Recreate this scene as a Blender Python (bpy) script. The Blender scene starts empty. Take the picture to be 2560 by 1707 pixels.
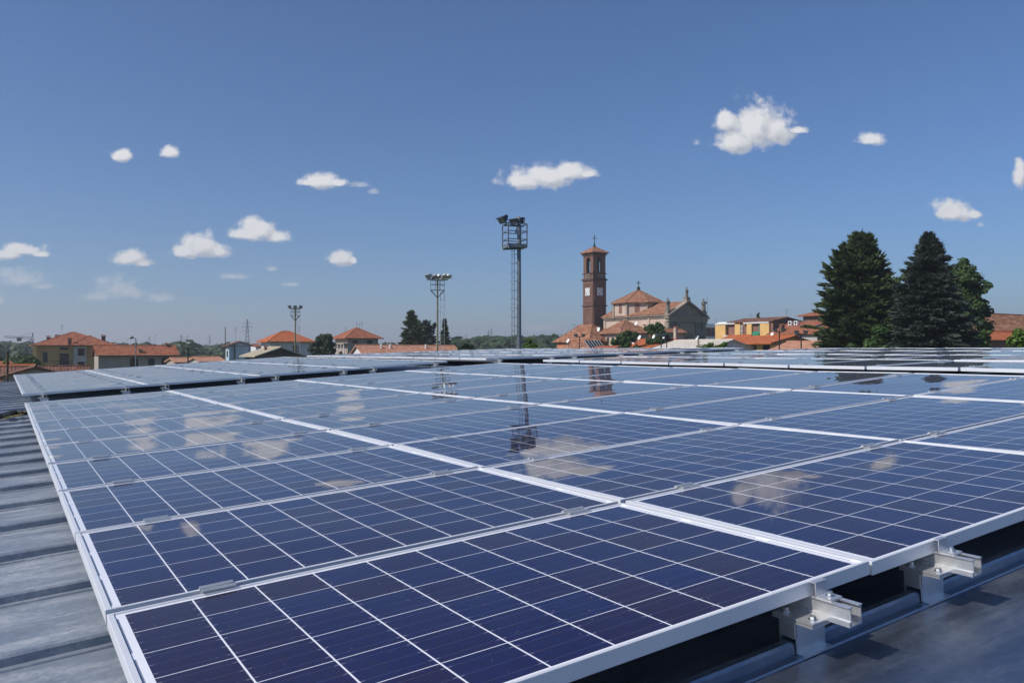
import bpy, math, random
from mathutils import Vector, Matrix, Euler
R_ = math.radians
random.seed(7)
S = bpy.context.scene
COL = S.collection
# ------------------------------------------------------------------ camera
FPX = 1980.0                       # focal length in pixels of a 2560 wide frame
PITCH = R_(0.68)
EYE = 8.5
cam = bpy.data.cameras.new('Camera'); cam.lens = 36*FPX/2560; cam.sensor_width = 36
cam.clip_start = .05; cam.clip_end = 60000
co = bpy.data.objects.new('Camera', cam); COL.objects.link(co)
co.location = (0, 0, EYE); co.rotation_euler = (R_(90)+PITCH, 0, 0)
S.camera = co
S.view_settings.view_transform = 'Standard'; S.view_settings.look = 'None'
S.view_settings.exposure = 0.0; S.view_settings.gamma = 1.0
S.cycles.max_bounces = 8; S.cycles.glossy_bounces = 5; S.cycles.diffuse_bounces = 3
S.cycles.transparent_max_bounces = 12
S.cycles.sample_clamp_indirect = 4.0
S.cycles.use_denoising = True; S.cycles.denoiser = 'OPENIMAGEDENOISE'
# ------------------------------------------------------------------ sun
UH = Vector((0.8420, 0.5395, 0)); VH = Vector((-0.5395, 0.8420, 0))   # roof axes on the ground plan
SUN_EL = R_(43)
az = -UH*math.cos(R_(3)) + VH*math.sin(R_(3))
SUN = (az*math.cos(SUN_EL) + Vector((0, 0, math.sin(SUN_EL)))).normalized()
sl = bpy.data.lights.new('Sun', 'SUN'); sl.energy = 4.7; sl.angle = R_(0.53); sl.color = (1.0, .955, .88)
so = bpy.data.objects.new('Sun', sl); COL.objects.link(so)
so.rotation_euler = SUN.to_track_quat('Z', 'Y').to_euler()
so.location = (-60, -40, 80)
# ------------------------------------------------------------------ pixel helpers (points of the survey)
CP, SP = math.cos(PITCH), math.sin(PITCH)
def T(x): return (x-1280)/FPX
def at(x, y, D):
    dx, dy = (x-1280)/FPX, (y-853.5)/FPX
    k = D/(CP+dy*SP)
    return Vector((dx*k, D, EYE+(-dy*CP+SP)*k))
def Zt(y, D): return at(1280, y, D).z
# ------------------------------------------------------------------ world: sky and distant clouds
def sky_world():
    w = bpy.data.worlds.new('World'); S.world = w; w.use_nodes = True
    nt = w.node_tree; nt.nodes.clear(); N = nt.nodes.new; L = nt.links.new
    def sok(n, v):
        return v if isinstance(v, bpy.types.NodeSocket) else None
    def m(op, a, b=None, c=None, clamp=False):
        n = N('ShaderNodeMath'); n.operation = op; n.use_clamp = clamp
        for i, v in enumerate((a, b, c)):
            if v is None: continue
            if isinstance(v, bpy.types.NodeSocket): L(v, n.inputs[i])
            else: n.inputs[i].default_value = v
        return n.outputs[0]
    def vm(op, a, b=None, c=None, out=0):
        n = N('ShaderNodeVectorMath'); n.operation = op
        for i, v in enumerate((a, b, c)):
            if v is None: continue
            if isinstance(v, bpy.types.NodeSocket): L(v, n.inputs[i])
            else: n.inputs[i].default_value = v
        return n.outputs[out]
    sky = N('ShaderNodeTexSky'); sky.sky_type = 'NISHITA'; sky.sun_disc = False
    sky.sun_elevation = SUN_EL; sky.sun_rotation = math.atan2(SUN.x, SUN.y)
    sky.altitude = 200; sky.air_density = 1.0; sky.dust_density = .5; sky.ozone_density = 2.0
    wb = N('ShaderNodeMix'); wb.data_type = 'RGBA'; wb.blend_type = 'MULTIPLY'; wb.inputs[0].default_value = 1.0   # camera white balance
    L(sky.outputs[0], wb.inputs[6]); wb.inputs[7].default_value = (.57, .86, 1.25, 1)
    bg = N('ShaderNodeBackground'); L(wb.outputs[2], bg.inputs[0]); bg.inputs[1].default_value = 0.080
    tc = N('ShaderNodeTexCoord')
    sep = N('ShaderNodeSeparateXYZ'); L(tc.outputs['Generated'], sep.inputs[0])
    yy = m('MAXIMUM', sep.outputs[1], .05)
    px = m('DIVIDE', sep.outputs[0], yy); pz = m('DIVIDE', sep.outputs[2], yy)
    cmb = N('ShaderNodeCombineXYZ'); L(px, cmb.inputs[0]); L(pz, cmb.inputs[1])
    P = cmb.outputs[0]
    # clouds: bearing and elevation (tangents), half sizes, solidity
    K = 1.0884
    def d2(x, y):
        v = at(x*K, y*K, 1.0); return v.x, v.z-EYE
    dense = [(1735,280,62,52),(1690,318,46,30),(1780,290,52,34),(1830,298,28,9),(1672,275,36,26),
        (2002,319,34,15),
        (1255,402,70,28),(1200,412,60,20),(1310,392,48,22),(1345,398,30,10),
        (738,414,48,18),(775,418,22,10),(708,418,26,9),
        (595,525,48,26),(560,536,40,14),(635,540,30,16),
        (460,560,50,24),(425,575,34,16),(500,572,30,18),
        (300,588,36,19),(325,602,24,10),(278,354,25,14),(391,346,24,15),(780,591,33,15),(810,597,10,8),
        (50,572,46,15),(25,580,36,14),(90,583,20,7),
        (2192,482,48,25),(2235,490,18,11),(2342,400,14,30)]
    faint = [(45,635,66,22),(95,655,34,9),(15,625,30,16),(262,656,52,28),(230,678,46,11),(300,668,50,18),(368,682,34,11),
        (537,633,38,8),(627,616,15,7),(670,652,24,5),(825,423,26,7),(860,440,14,6),(0,686,12,12),(1240,752,50,9),(2252,515,10,6),(1600,327,10,8)]
    def field(Q, blobs):
        F = None
        for (x, y, a, b) in blobs:
            cx, cz = d2(x, y+b*.35); ra, rb = a*K/FPX*1.42, b*K/FPX*1.85
            q = vm('MULTIPLY_ADD', Q, (1/ra, 1/rb, 0), (-cx/ra, -cz/rb, 0))
            q = vm('MAXIMUM', q, vm('MULTIPLY', q, (1, -1.75, 1)))     # flatter underneath than above
            d = vm('LENGTH', q, out=1)
            F = d if F is None else m('MINIMUM', F, d)
        return m('SUBTRACT', 1.0, F)
    def noise(vec, sc, det, ro=.6):
        n = N('ShaderNodeTexNoise'); L(vec, n.inputs['Vector']); n.inputs['Scale'].default_value = sc
        n.inputs['Detail'].default_value = det; n.inputs['Roughness'].default_value = ro
        return n.outputs[0]
    def smooth(v, a, b):
        n = N('ShaderNodeMapRange'); n.interpolation_type = 'SMOOTHSTEP'; L(v, n.inputs[0])
        n.inputs[1].default_value = a; n.inputs[2].default_value = b
        return n.outputs[0]
    off = (-.006, .0085, 0)
    P2 = vm('ADD', P, off)
    n1 = noise(P, 40, 9, .60); n2 = noise(P2, 46, 4, .55); n1b = noise(P, 46, 4, .55)
    nn = m('MULTIPLY', m('SUBTRACT', n1, .5), 1.7)
    F1 = field(P, dense); H1 = m('ADD', F1, nn)
    F1o = field(P2, dense)
    a1 = smooth(H1, .10, .62)
    n3 = noise(P, 70, 9, .7)
    Ff = field(P, faint)
    a2 = m('MULTIPLY', smooth(m('ADD', Ff, m('MULTIPLY', m('SUBTRACT', n3, .5), 2.2)), .1, 1.0), .50)
    al = m('MAXIMUM', a1, a2, clamp=True)
    al = m('MULTIPLY', al, m('GREATER_THAN', sep.outputs[1], .08))
    # light from the upper left
    slope = m('ADD', m('MULTIPLY', m('SUBTRACT', F1, F1o), 1.5), m('MULTIPLY', m('SUBTRACT', n1b, n2), 1.6))
    lit = m('MULTIPLY_ADD', slope, .95, .66, clamp=True)
    lit = m('MAXIMUM', lit, m('MULTIPLY', m('SUBTRACT', 1.0, a1), .8))
    mixc = N('ShaderNodeMix'); mixc.data_type = 'RGBA'
    L(lit, mixc.inputs[0]); mixc.inputs[6].default_value = (.44, .47, .54, 1); mixc.inputs[7].default_value = (.82, .825, .85, 1)
    bc = N('ShaderNodeBackground'); L(mixc.outputs[2], bc.inputs[0]); bc.inputs[1].default_value = 1.0
    mx = N('ShaderNodeMixShader'); L(al, mx.inputs[0]); L(bg.outputs[0], mx.inputs[1]); L(bc.outputs[0], mx.inputs[2])
    out = N('ShaderNodeOutputWorld'); L(mx.outputs[0], out.inputs[0])
sky_world()
# ------------------------------------------------------------------ mesh and object helpers
class MB:
    def __init__(s): s.v = []; s.f = []; s.uv = []; s.M = None
    def poly(s, pts, uv=None):
        b = len(s.v)
        for p in pts:
            p = Vector(p); s.v.append(s.M @ p if s.M else p)
        s.f.append(list(range(b, b+len(pts)))); s.uv.append(uv or [(p[0], p[1]) for p in pts])
    def box(s, x0, x1, y0, y1, z0, z1):
        a = [(x0,y0,z0),(x1,y0,z0),(x1,y1,z0),(x0,y1,z0),(x0,y0,z1),(x1,y0,z1),(x1,y1,z1),(x0,y1,z1)]
        for q in ((3,2,1,0),(4,5,6,7),(0,1,5,4),(1,2,6,5),(2,3,7,6),(3,0,4,7)):
            p = [a[i] for i in q]
            if q in ((0,1,5,4),(2,3,7,6)): uv = [(t[0], t[2]) for t in p]
            elif q in ((1,2,6,5),(3,0,4,7)): uv = [(t[1], t[2]) for t in p]
            else: uv = [(t[0], t[1]) for t in p]
            s.poly(p, uv)
    def tube(s, p, q, r0, r1=None, n=8, cap=True):
        r1 = r0 if r1 is None else r1
        p, q = Vector(p), Vector(q); d = (q-p)
        if d.length < 1e-6: return
        d.normalize(); a = d.orthogonal().normalized(); b = d.cross(a)
        A = [p+(a*math.cos(2*math.pi*i/n)+b*math.sin(2*math.pi*i/n))*r0 for i in range(n)]
        B = [q+(a*math.cos(2*math.pi*i/n)+b*math.sin(2*math.pi*i/n))*r1 for i in range(n)]
        for i in range(n):
            j = (i+1) % n; s.poly([A[i], A[j], B[j], B[i]])
        if cap: s.poly(A[::-1]); s.poly(B)
    def path(s, pts, r, n=6):
        for i in range(len(pts)-1): s.tube(pts[i], pts[i+1], r, r, n)
    def bar(s, p, q, w, h=None):
        h = h or w; p, q = Vector(p), Vector(q); d = (q-p).normalized()
        up = Vector((0,0,1)) if abs(d.z) < .9 else Vector((1,0,0))
        a = d.cross(up).normalized()*w/2; b = a.cross(d).normalized()*h/2
        A = [p-a-b, p+a-b, p+a+b, p-a+b]; B = [t+(q-p) for t in A]
        for i in range(4):
            j = (i+1) % 4; s.poly([A[j], A[i], B[i], B[j]])
        s.poly(A); s.poly(B[::-1])
    def lathe(s, prof, c=(0,0,0), n=14):
        c = Vector(c)
        for (r0, z0), (r1, z1) in zip(prof, prof[1:]):
            for i in range(n):
                t0, t1 = 2*math.pi*i/n, 2*math.pi*(i+1)/n
                p = [c+Vector((r0*math.cos(t0), r0*math.sin(t0), z0)), c+Vector((r0*math.cos(t1), r0*math.sin(t1), z0)),
                     c+Vector((r1*math.cos(t1), r1*math.sin(t1), z1)), c+Vector((r1*math.cos(t0), r1*math.sin(t0), z1))]
                if r0 < 1e-4: p = p[1:]
                elif r1 < 1e-4: p = p[:3]
                s.poly(p)
    def build(s, name, mat, parent=None, smooth=False):
        me = bpy.data.meshes.new(name); me.from_pydata([tuple(v) for v in s.v], [], s.f)
        uvl = me.uv_layers.new(name='UVMap'); k = 0; dat = []
        for u in s.uv:
            for c in u: dat += [c[0], c[1]]
        uvl.data.foreach_set('uv', dat)
        me.materials.append(mat)
        if smooth: me.polygons.foreach_set('use_smooth', [True]*len(me.polygons))
        me.update()
        o = bpy.data.objects.new(name, me); COL.objects.link(o)
        if parent is not None: o.parent = parent
        return o
def tag(o, label=None, cat=None, group=None, kind=None):
    if label: o['label'] = label
    if cat: o['category'] = cat
    if group: o['group'] = group
    if kind: o['kind'] = kind
    return o
def thing(name, label, cat, loc=(0,0,0), rz=0.0, group=None):
    o = bpy.data.objects.new(name, None); COL.objects.link(o)
    o.location = loc; o.rotation_euler = (0, 0, rz); o.empty_display_size = .3
    return tag(o, label, cat, group)
def copy_tree(o, parent=None):
    c = o.copy(); COL.objects.link(c)
    if parent is not None: c.parent = parent
    for ch in list(o.children): copy_tree(ch, c)
    return c
GRID = math.atan2(UH.y, UH.x)
# ------------------------------------------------------------------ materials
def newmat(name):
    m = bpy.data.materials.new(name); m.use_nodes = True
    nt = m.node_tree; b = nt.nodes['Principled BSDF']
    return m, nt, b
def simple(name, c, rough=.6, metal=0.0, var=.12, scale=3.0, bump=0.0, bscale=20, spec=.5, c2=None):
    m, nt, b = newmat(name); N = nt.nodes.new; L = nt.links.new
    b.inputs['Roughness'].default_value = rough; b.inputs['Metallic'].default_value = metal
    b.inputs['Specular IOR Level'].default_value = spec
    tc = N('ShaderNodeTexCoord'); n = N('ShaderNodeTexNoise'); L(tc.outputs['Object'], n.inputs[0])
    n.inputs['Scale'].default_value = scale; n.inputs['Detail'].default_value = 7; n.inputs['Roughness'].default_value = .65
    r = N('ShaderNodeValToRGB'); L(n.outputs[0], r.inputs[0])
    c2 = c2 or tuple(x*(1-2*var) for x in c); c1 = tuple(min(1, x*(1+var)) for x in c)
    r.color_ramp.elements[0].position = .3; r.color_ramp.elements[0].color = (*c2, 1)
    r.color_ramp.elements[1].position = .7; r.color_ramp.elements[1].color = (*c1, 1)
    L(r.outputs[0], b.inputs['Base Color'])
    if bump:
        n2 = N('ShaderNodeTexNoise'); L(tc.outputs['Object'], n2.inputs[0]); n2.inputs['Scale'].default_value = bscale; n2.inputs['Detail'].default_value = 5
        bp = N('ShaderNodeBump'); bp.inputs['Strength'].default_value = bump; bp.inputs['Distance'].default_value = .05
        L(n2.outputs[0], bp.inputs['Height']); L(bp.outputs[0], b.inputs['Normal'])
    return m
def tiles(name, cols, period=.28, patch=.8, speck=.0, rough=.85):
    """terracotta pantiles: UV x along the eave, UV y up the slope"""
    m, nt, b = newmat(name); N = nt.nodes.new; L = nt.links.new
    b.inputs['Roughness'].default_value = rough; b.inputs['Specular IOR Level'].default_value = .2
    uv = N('ShaderNodeUVMap'); sep = N('ShaderNodeSeparateXYZ'); L(uv.outputs[0], sep.inputs[0])
    def mm(op, a, v):
        n = N('ShaderNodeMath'); n.operation = op
        L(a, n.inputs[0])
        if isinstance(v, bpy.types.NodeSocket): L(v, n.inputs[1])
        else: n.inputs[1].default_value = v
        return n.outputs[0]
    su = mm('SINE', mm('MULTIPLY', sep.outputs[0], 2*math.pi/period), 0)
    fv = mm('FRACT', mm('DIVIDE', sep.outputs[1], .36), 0)
    # one colour per tile
    fl = N('ShaderNodeCombineXYZ')
    L(mm('FLOOR', mm('DIVIDE', sep.outputs[0], period), 0), fl.inputs[0]); L(mm('FLOOR', mm('DIVIDE', sep.outputs[1], .36), 0), fl.inputs[1])
    wn = N('ShaderNodeTexWhiteNoise'); wn.noise_dimensions = '2D'; L(fl.outputs[0], wn.inputs['Vector'])
    n = N('ShaderNodeTexNoise'); L(uv.outputs[0], n.inputs[0]); n.inputs['Scale'].default_value = patch; n.inputs['Detail'].default_value = 6; n.inputs['Roughness'].default_value = .7
    mixv = mm('ADD', mm('MULTIPLY', n.outputs[0], .62), mm('MULTIPLY', wn.outputs[0], .38))
    r = N('ShaderNodeValToRGB'); L(mixv, r.inputs[0]); e = r.color_ramp.elements
    e[0].position = .28; e[0].color = (*cols[0], 1); e[1].position = .52; e[1].color = (*cols[1], 1)
    k = e.new(.72); k.color = (*cols[2], 1)
    if speck:
        k = e.new(.80); k.color = (*(min(1, c*1.9+.06) for c in cols[2]), 1)
    L(r.outputs[0], b.inputs['Base Color'])
    h = mm('ADD', mm('MULTIPLY', su, .5), mm('MULTIPLY', fv, -.35))
    bp = N('ShaderNodeBump'); bp.inputs['Strength'].default_value = .6; bp.inputs['Distance'].default_value = .05
    L(h, bp.inputs['Height']); L(bp.outputs[0], b.inputs['Normal'])
    return m
def leafmat(name, c, var=.5, scale=.7, trans=.25):
    m, nt, b = newmat(name); N = nt.nodes.new; L = nt.links.new
    b.inputs['Roughness'].default_value = .55; b.inputs['Specular IOR Level'].default_value = .25
    tc = N('ShaderNodeTexCoord'); n = N('ShaderNodeTexNoise'); L(tc.outputs['Object'], n.inputs[0])
    n.inputs['Scale'].default_value = scale; n.inputs['Detail'].default_value = 6; n.inputs['Roughness'].default_value = .8
    r = N('ShaderNodeValToRGB'); L(n.outputs[0], r.inputs[0]); e = r.color_ramp.elements
    e[0].position = .32; e[0].color = (*(x*(1-var) for x in c), 1); e[1].position = .68; e[1].color = (*(x*(1+var) for x in c), 1)
    L(r.outputs[0], b.inputs['Base Color'])
    tr = N('ShaderNodeBsdfTranslucent'); L(r.outputs[0], tr.inputs[0])
    mx = N('ShaderNodeMixShader'); mx.inputs[0].default_value = trans
    L(b.outputs[0], mx.inputs[1]); L(tr.outputs[0], mx.inputs[2]); L(mx.outputs[0], nt.nodes['Material Output'].inputs[0])
    return m
def glass_cells():
    """module face: UV in metres of a 1.65 x 0.99 module"""
    m, nt, b = newmat('solar_cells'); N = nt.nodes.new; L = nt.links.new
    uv = N('ShaderNodeUVMap'); sep = N('ShaderNodeSeparateXYZ'); L(uv.outputs[0], sep.inputs[0])
    def mm(op, a, v=0.0, c=None, clamp=False):
        n = N('ShaderNodeMath'); n.operation = op; n.use_clamp = clamp
        for i, t in enumerate((a, v, c)):
            if t is None: continue
            if isinstance(t, bpy.types.NodeSocket): L(t, n.inputs[i])
            else: n.inputs[i].default_value = t
        return n.outputs[0]
    X, Y = sep.outputs[0], sep.outputs[1]
    pu, pv = .1578, .1580; u0 = (1.65-10*pu)/2; v0 = (.99-6*pv)/2
    cu = mm('DIVIDE', mm('SUBTRACT', X, u0), pu); cv = mm('DIVIDE', mm('SUBTRACT', Y, v0), pv)
    fu, fv = mm('FRACT', cu), mm('FRACT', cv)
    du = mm('MULTIPLY', mm('SUBTRACT', .5, mm('ABSOLUTE', mm('SUBTRACT', fu, .5))), pu)   # distance to the cell edge
    dv = mm('MULTIPLY', mm('SUBTRACT', .5, mm('ABSOLUTE', mm('SUBTRACT', fv, .5))), pv)
    gap = mm('MAXIMUM', mm('LESS_THAN', du, .0021), mm('LESS_THAN', dv, .0013))
    inside = mm('MULTIPLY', mm('MULTIPLY', mm('GREATER_THAN', cu, 0.0), mm('LESS_THAN', cu, 10.0)),
                mm('MULTIPLY', mm('GREATER_THAN', cv, 0.0), mm('LESS_THAN', cv, 6.0)))
    white = mm('MAXIMUM', gap, mm('SUBTRACT', 1.0, inside))
    # three bus wires along each cell, brighter tabs at the cell edge
    bfrac = mm('FRACT', mm('MULTIPLY', fv, 3.0))
    bus = mm('LESS_THAN', mm('ABSOLUTE', mm('SUBTRACT', bfrac, .5)), .016)
    tab = mm('MULTIPLY', mm('LESS_THAN', mm('ABSOLUTE', mm('SUBTRACT', bfrac, .5)), .030), mm('LESS_THAN', du, .012))
    # ribbons in the white end margins: three pieces, each two cells long
    rx = mm('ABSOLUTE', mm('SUBTRACT', mm('ABSOLUTE', mm('SUBTRACT', X, .825)), .8065))
    pr = mm('FRACT', mm('DIVIDE', cv, 2.0))
    rib = mm('MULTIPLY', mm('LESS_THAN', rx, .0026), mm('MULTIPLY', mm('GREATER_THAN', pr, .07), mm('LESS_THAN', pr, .93)))
    rib = mm('MULTIPLY', rib, mm('MULTIPLY', mm('GREATER_THAN', cv, 0.0), mm('LESS_THAN', cv, 6.0)))
    # cell tint: one value per cell and per module
    oi = N('ShaderNodeObjectInfo')
    cc = N('ShaderNodeCombineXYZ'); L(mm('FLOOR', cu), cc.inputs[0]); L(mm('FLOOR', cv), cc.inputs[1]); L(mm('MULTIPLY', oi.outputs['Random'], 91.0), cc.inputs[2])
    wn = N('ShaderNodeTexWhiteNoise'); wn.noise_dimensions = '3D'; L(cc.outputs[0], wn.inputs['Vector'])
    r = N('ShaderNodeValToRGB'); L(wn.outputs[0], r.inputs[0]); e = r.color_ramp.elements
    e[0].position = 0; e[0].color = (.024, .013, .034, 1); e[1].position = 1; e[1].color = (.011, .014, .074, 1)
    for p, c in ((.3, (.018, .0115, .048, 1)), (.65, (.014, .012, .060, 1))):
        k = e.new(p); k.color = c
    # crystal grain
    vo = N('ShaderNodeTexVoronoi'); vo.inputs['Scale'].default_value = 75; L(uv.outputs[0], vo.inputs['Vector'])
    g = N('ShaderNodeMix'); g.data_type = 'RGBA'; g.blend_type = 'MULTIPLY'; g.inputs[0].default_value = .30
    L(r.outputs[0], g.inputs[6]); L(vo.outputs['Color'], g.inputs[7])
    gg = N('ShaderNodeMix'); gg.data_type = 'RGBA'; gg.blend_type = 'ADD'; gg.inputs[0].default_value = .0
    def over(base, fac, col):
        n = N('ShaderNodeMix'); n.data_type = 'RGBA'; L(fac, n.inputs[0]); L(base, n.inputs[6]); n.inputs[7].default_value = (*col, 1); return n.outputs[2]
    c = over(g.outputs[2], mm('MULTIPLY', bus, .30), (.14, .15, .22))
    c = over(c, mm('MULTIPLY', tab, .5), (.30, .29, .36))
    c = over(c, white, (.78, .78, .82))
    c = over(c, rib, (.16, .19, .26))
    # dust film
    dn = N('ShaderNodeTexNoise'); tco = N('ShaderNodeTexCoord'); L(tco.outputs['Object'], dn.inputs[0]); dn.inputs['Scale'].default_value = 3.0; dn.inputs['Detail'].default_value = 8
    ds = mm('MULTIPLY', mm('SUBTRACT', dn.outputs[0], .35), .035, clamp=True)
    c = over(c, ds, (.5, .47, .42))
    sp = N('ShaderNodeTexNoise'); L(tco.outputs['Object'], sp.inputs[0]); sp.inputs['Scale'].default_value = 95; sp.inputs['Detail'].default_value = 2
    c = over(c, mm('MULTIPLY', mm('GREATER_THAN', sp.outputs[0], .76), .35), (.55, .50, .42))
    L(c, b.inputs['Base Color'])
    b.inputs['Roughness'].default_value = .015; b.inputs['IOR'].default_value = 1.42; b.inputs['Specular Tint'].default_value = (.96, .90, 1.0, 1)
    b.inputs['Sheen Weight'].default_value = .16; b.inputs['Sheen Roughness'].default_value = .22; b.inputs['Sheen Tint'].default_value = (1, .97, .93, 1)
    # slight waviness of the tempered glass
    wv = N('ShaderNodeTexNoise'); wv.inputs['Scale'].default_value = 1.5; wv.inputs['Detail'].default_value = 0.0
    ad = N('ShaderNodeVectorMath'); ad.operation = 'ADD'; L(tco.outputs['Object'], ad.inputs[0])
    sc = N('ShaderNodeCombineXYZ'); L(mm('MULTIPLY', oi.outputs['Random'], 60.0), sc.inputs[0]); L(sc.outputs[0], ad.inputs[1]); L(ad.outputs[0], wv.inputs[0])
    bp = N('ShaderNodeBump'); bp.inputs['Strength'].default_value = 1.0; bp.inputs['Distance'].default_value = .0052
    L(wv.outputs[0], bp.inputs['Height']); L(bp.outputs[0], b.inputs['Normal'])
    return m
def deckmat():
    m, nt, b = newmat('galvanised_deck'); N = nt.nodes.new; L = nt.links.new
    tc = N('ShaderNodeTexCoord'); mp = N('ShaderNodeMapping'); L(tc.outputs['Object'], mp.inputs[0]); mp.inputs['Scale'].default_value = (.6, 2.4, 1)
    def mm(op, a, v=0.0, c=None, clamp=False):
        n = N('ShaderNodeMath'); n.operation = op; n.use_clamp = clamp
        for i, t in enumerate((a, v, c)):
            if t is None: continue
            if isinstance(t, bpy.types.NodeSocket): L(t, n.inputs[i])
            else: n.inputs[i].default_value = t
        return n.outputs[0]
    def ramp(f, stops):
        r = N('ShaderNodeValToRGB'); L(f, r.inputs[0]); e = r.color_ramp.elements
        e[0].position, e[0].color = stops[0][0], (*stops[0][1], 1); e[1].position, e[1].color = stops[-1][0], (*stops[-1][1], 1)
        for p, c in stops[1:-1]: k = e.new(p); k.color = (*c, 1)
        return r.outputs[0]
    n = N('ShaderNodeTexNoise'); L(mp.outputs[0], n.inputs[0]); n.inputs['Scale'].default_value = 4.0; n.inputs['Detail'].default_value = 9; n.inputs['Roughness'].default_value = .68
    v = N('ShaderNodeTexVoronoi'); L(tc.outputs['Object'], v.inputs['Vector']); v.inputs['Scale'].default_value = 70
    f = mm('MULTIPLY_ADD', v.outputs['Color'], .12, n.outputs[0])
    # duller, less metallic on the strip left of the modules; shinier, smudged sheet elsewhere
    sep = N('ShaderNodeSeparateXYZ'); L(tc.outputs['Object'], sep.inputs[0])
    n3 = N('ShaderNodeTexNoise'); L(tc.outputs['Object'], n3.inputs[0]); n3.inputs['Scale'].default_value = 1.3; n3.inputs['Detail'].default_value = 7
    matte = mm('MULTIPLY_ADD', mm('ADD', sep.outputs[0], -.45), -2.2, mm('MULTIPLY', n3.outputs[0], .7), clamp=True)
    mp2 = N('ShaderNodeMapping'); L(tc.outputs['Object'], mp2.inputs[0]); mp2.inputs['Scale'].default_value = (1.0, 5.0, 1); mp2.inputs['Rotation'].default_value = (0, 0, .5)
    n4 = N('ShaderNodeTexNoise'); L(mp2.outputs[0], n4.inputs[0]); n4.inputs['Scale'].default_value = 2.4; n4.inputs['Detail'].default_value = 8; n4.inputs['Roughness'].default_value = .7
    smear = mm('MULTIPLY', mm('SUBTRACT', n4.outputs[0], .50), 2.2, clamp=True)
    matte = mm('MAXIMUM', matte, mm('MULTIPLY', smear, .40))
    shiny_col = ramp(f, ((.30, (.20, .235, .30)), (.55, (.28, .32, .395)), (.85, (.44, .48, .54))))
    matte_col = ramp(f, ((.34, (.15, .18, .225)), (.56, (.235, .27, .325)), (.78, (.44, .46, .49))))
    mx = N('ShaderNodeMix'); mx.data_type = 'RGBA'; L(matte, mx.inputs[0]); L(shiny_col, mx.inputs[6]); L(matte_col, mx.inputs[7])
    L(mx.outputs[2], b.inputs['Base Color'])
    L(mm('MULTIPLY_ADD', matte, -.62, .95), b.inputs['Metallic'])
    L(mm('MULTIPLY_ADD', matte, .18, mm('MULTIPLY_ADD', f, .22, .25)), b.inputs['Roughness'])
    n2 = N('ShaderNodeTexNoise'); L(mp.outputs[0], n2.inputs[0]); n2.inputs['Scale'].default_value = 2.2; n2.inputs['Detail'].default_value = 3
    bp = N('ShaderNodeBump'); bp.inputs['Strength'].default_value = .25; bp.inputs['Distance'].default_value = .01
    L(n2.outputs[0], bp.inputs['Height']); L(bp.outputs[0], b.inputs['Normal'])
    return m
M = {}
M['cells'] = glass_cells()
M['frame'] = simple('anodised_frame', (.80, .80, .815), .42, .35, .03, 6)
M['alu'] = simple('mill_aluminium', (.78, .78, .78), .32, .75, .06, 25)
M['steel'] = simple('stainless_bolt', (.65, .65, .66), .25, 1.0, .05, 30)
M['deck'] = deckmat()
M['rubber'] = simple('black_cable', (.012, .012, .013), .5)
M['yellow'] = simple('yellow_cable', (.55, .40, .03), .5)
M['plaster_grey'] = simple('plaster_grey', (.44, .40, .37), .9, 0, .08, .6)
M['plaster_tan'] = simple('plaster_tan', (.40, .33, .28), .9, 0, .08, .6)
M['plaster_white'] = simple('plaster_white', (.62, .60, .60), .9, 0, .06, .6)
M['plaster_yellow'] = simple('plaster_yellow', (.45, .30, .12), .9, 0, .08, .6)
M['plaster_ochre'] = simple('plaster_ochre', (.68, .42, .16), .9, 0, .06, .6)
M['plaster_blue'] = simple('plaster_blue', (.40, .50, .56), .9, 0, .05, .6)
M['plaster_orange'] = simple('plaster_orange', (.50, .20, .10), .9, 0, .08, .6)
M['plaster_brown'] = simple('plaster_brown', (.24, .12, .09), .9, 0, .08, .6)
M['cream'] = simple('church_cream', (.54, .41, .325), .9, 0, .10, .35)
M['stone'] = simple('church_stone', (.33, .26, .205), .9, 0, .14, .5)
M['stone_dark'] = simple('weathered_stone', (.20, .18, .15), .9, 0, .2, 2)
M['greenboard'] = simple('dark_green_board', (.055, .06, .045), .8)
M['pane'] = simple('dark_glass', (.012, .014, .017), .12)
M['shutter'] = simple('dark_shutter', (.055, .045, .04), .6)
M['darkwood'] = simple('dark_eave_wood', (.06, .045, .035), .8)
M['galv'] = simple('galvanised_pole', (.17, .19, .215), .45, .3, .1, 3)
M['galv_light'] = simple('galvanised_light', (.42, .44, .46), .45, .4, .1, 3)
M['mossy'] = simple('mossy_pole', (.16, .17, .09), .7, 0, .2, 2)
M['lamp_black'] = simple('black_lamp_housing', (.03, .032, .036), .4)
M['lamp_grey'] = simple('grey_lamp_housing', (.36, .36, .34), .45, .2)
M['lamp_glass'] = simple('lamp_glass', (.25, .27, .28), .08)
M['white'] = simple('white_paint', (.80, .80, .78), .5, 0, .03)
M['brick'] = simple('tower_brick', (.17, .084, .060), .9, 0, .16, 1.6)
M['brick_dark'] = simple('tower_brick_dark', (.10, .058, .045), .9, 0, .16, 1.6)
M['bronze'] = simple('bronze', (.10, .14, .12), .5, .4)
M['iron'] = simple('dark_iron', (.03, .032, .035), .5, .3)
M['tile_red'] = tiles('tile_red', ((.20, .065, .035), (.30, .105, .055), (.36, .15, .085)), .30)
M['tile_orange'] = tiles('tile_orange', ((.33, .085, .03), (.43, .12, .045), (.46, .16, .07)), .30)
M['tile_pink'] = tiles('tile_pink', ((.34, .16, .10), (.45, .22, .14), (.52, .29, .20)), .30, 1.4)
M['tile_brown'] = tiles('tile_brown', ((.10, .055, .04), (.17, .085, .06), (.25, .12, .08)), .30)
M['tile_old'] = tiles('tile_old', ((.17, .075, .042), (.28, .125, .07), (.39, .21, .13)), .40, .9, .3)
M['tile_beige'] = simple('roof_sheet_beige', (.40, .34, .24), .8, 0, .12, 1.5)
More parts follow.
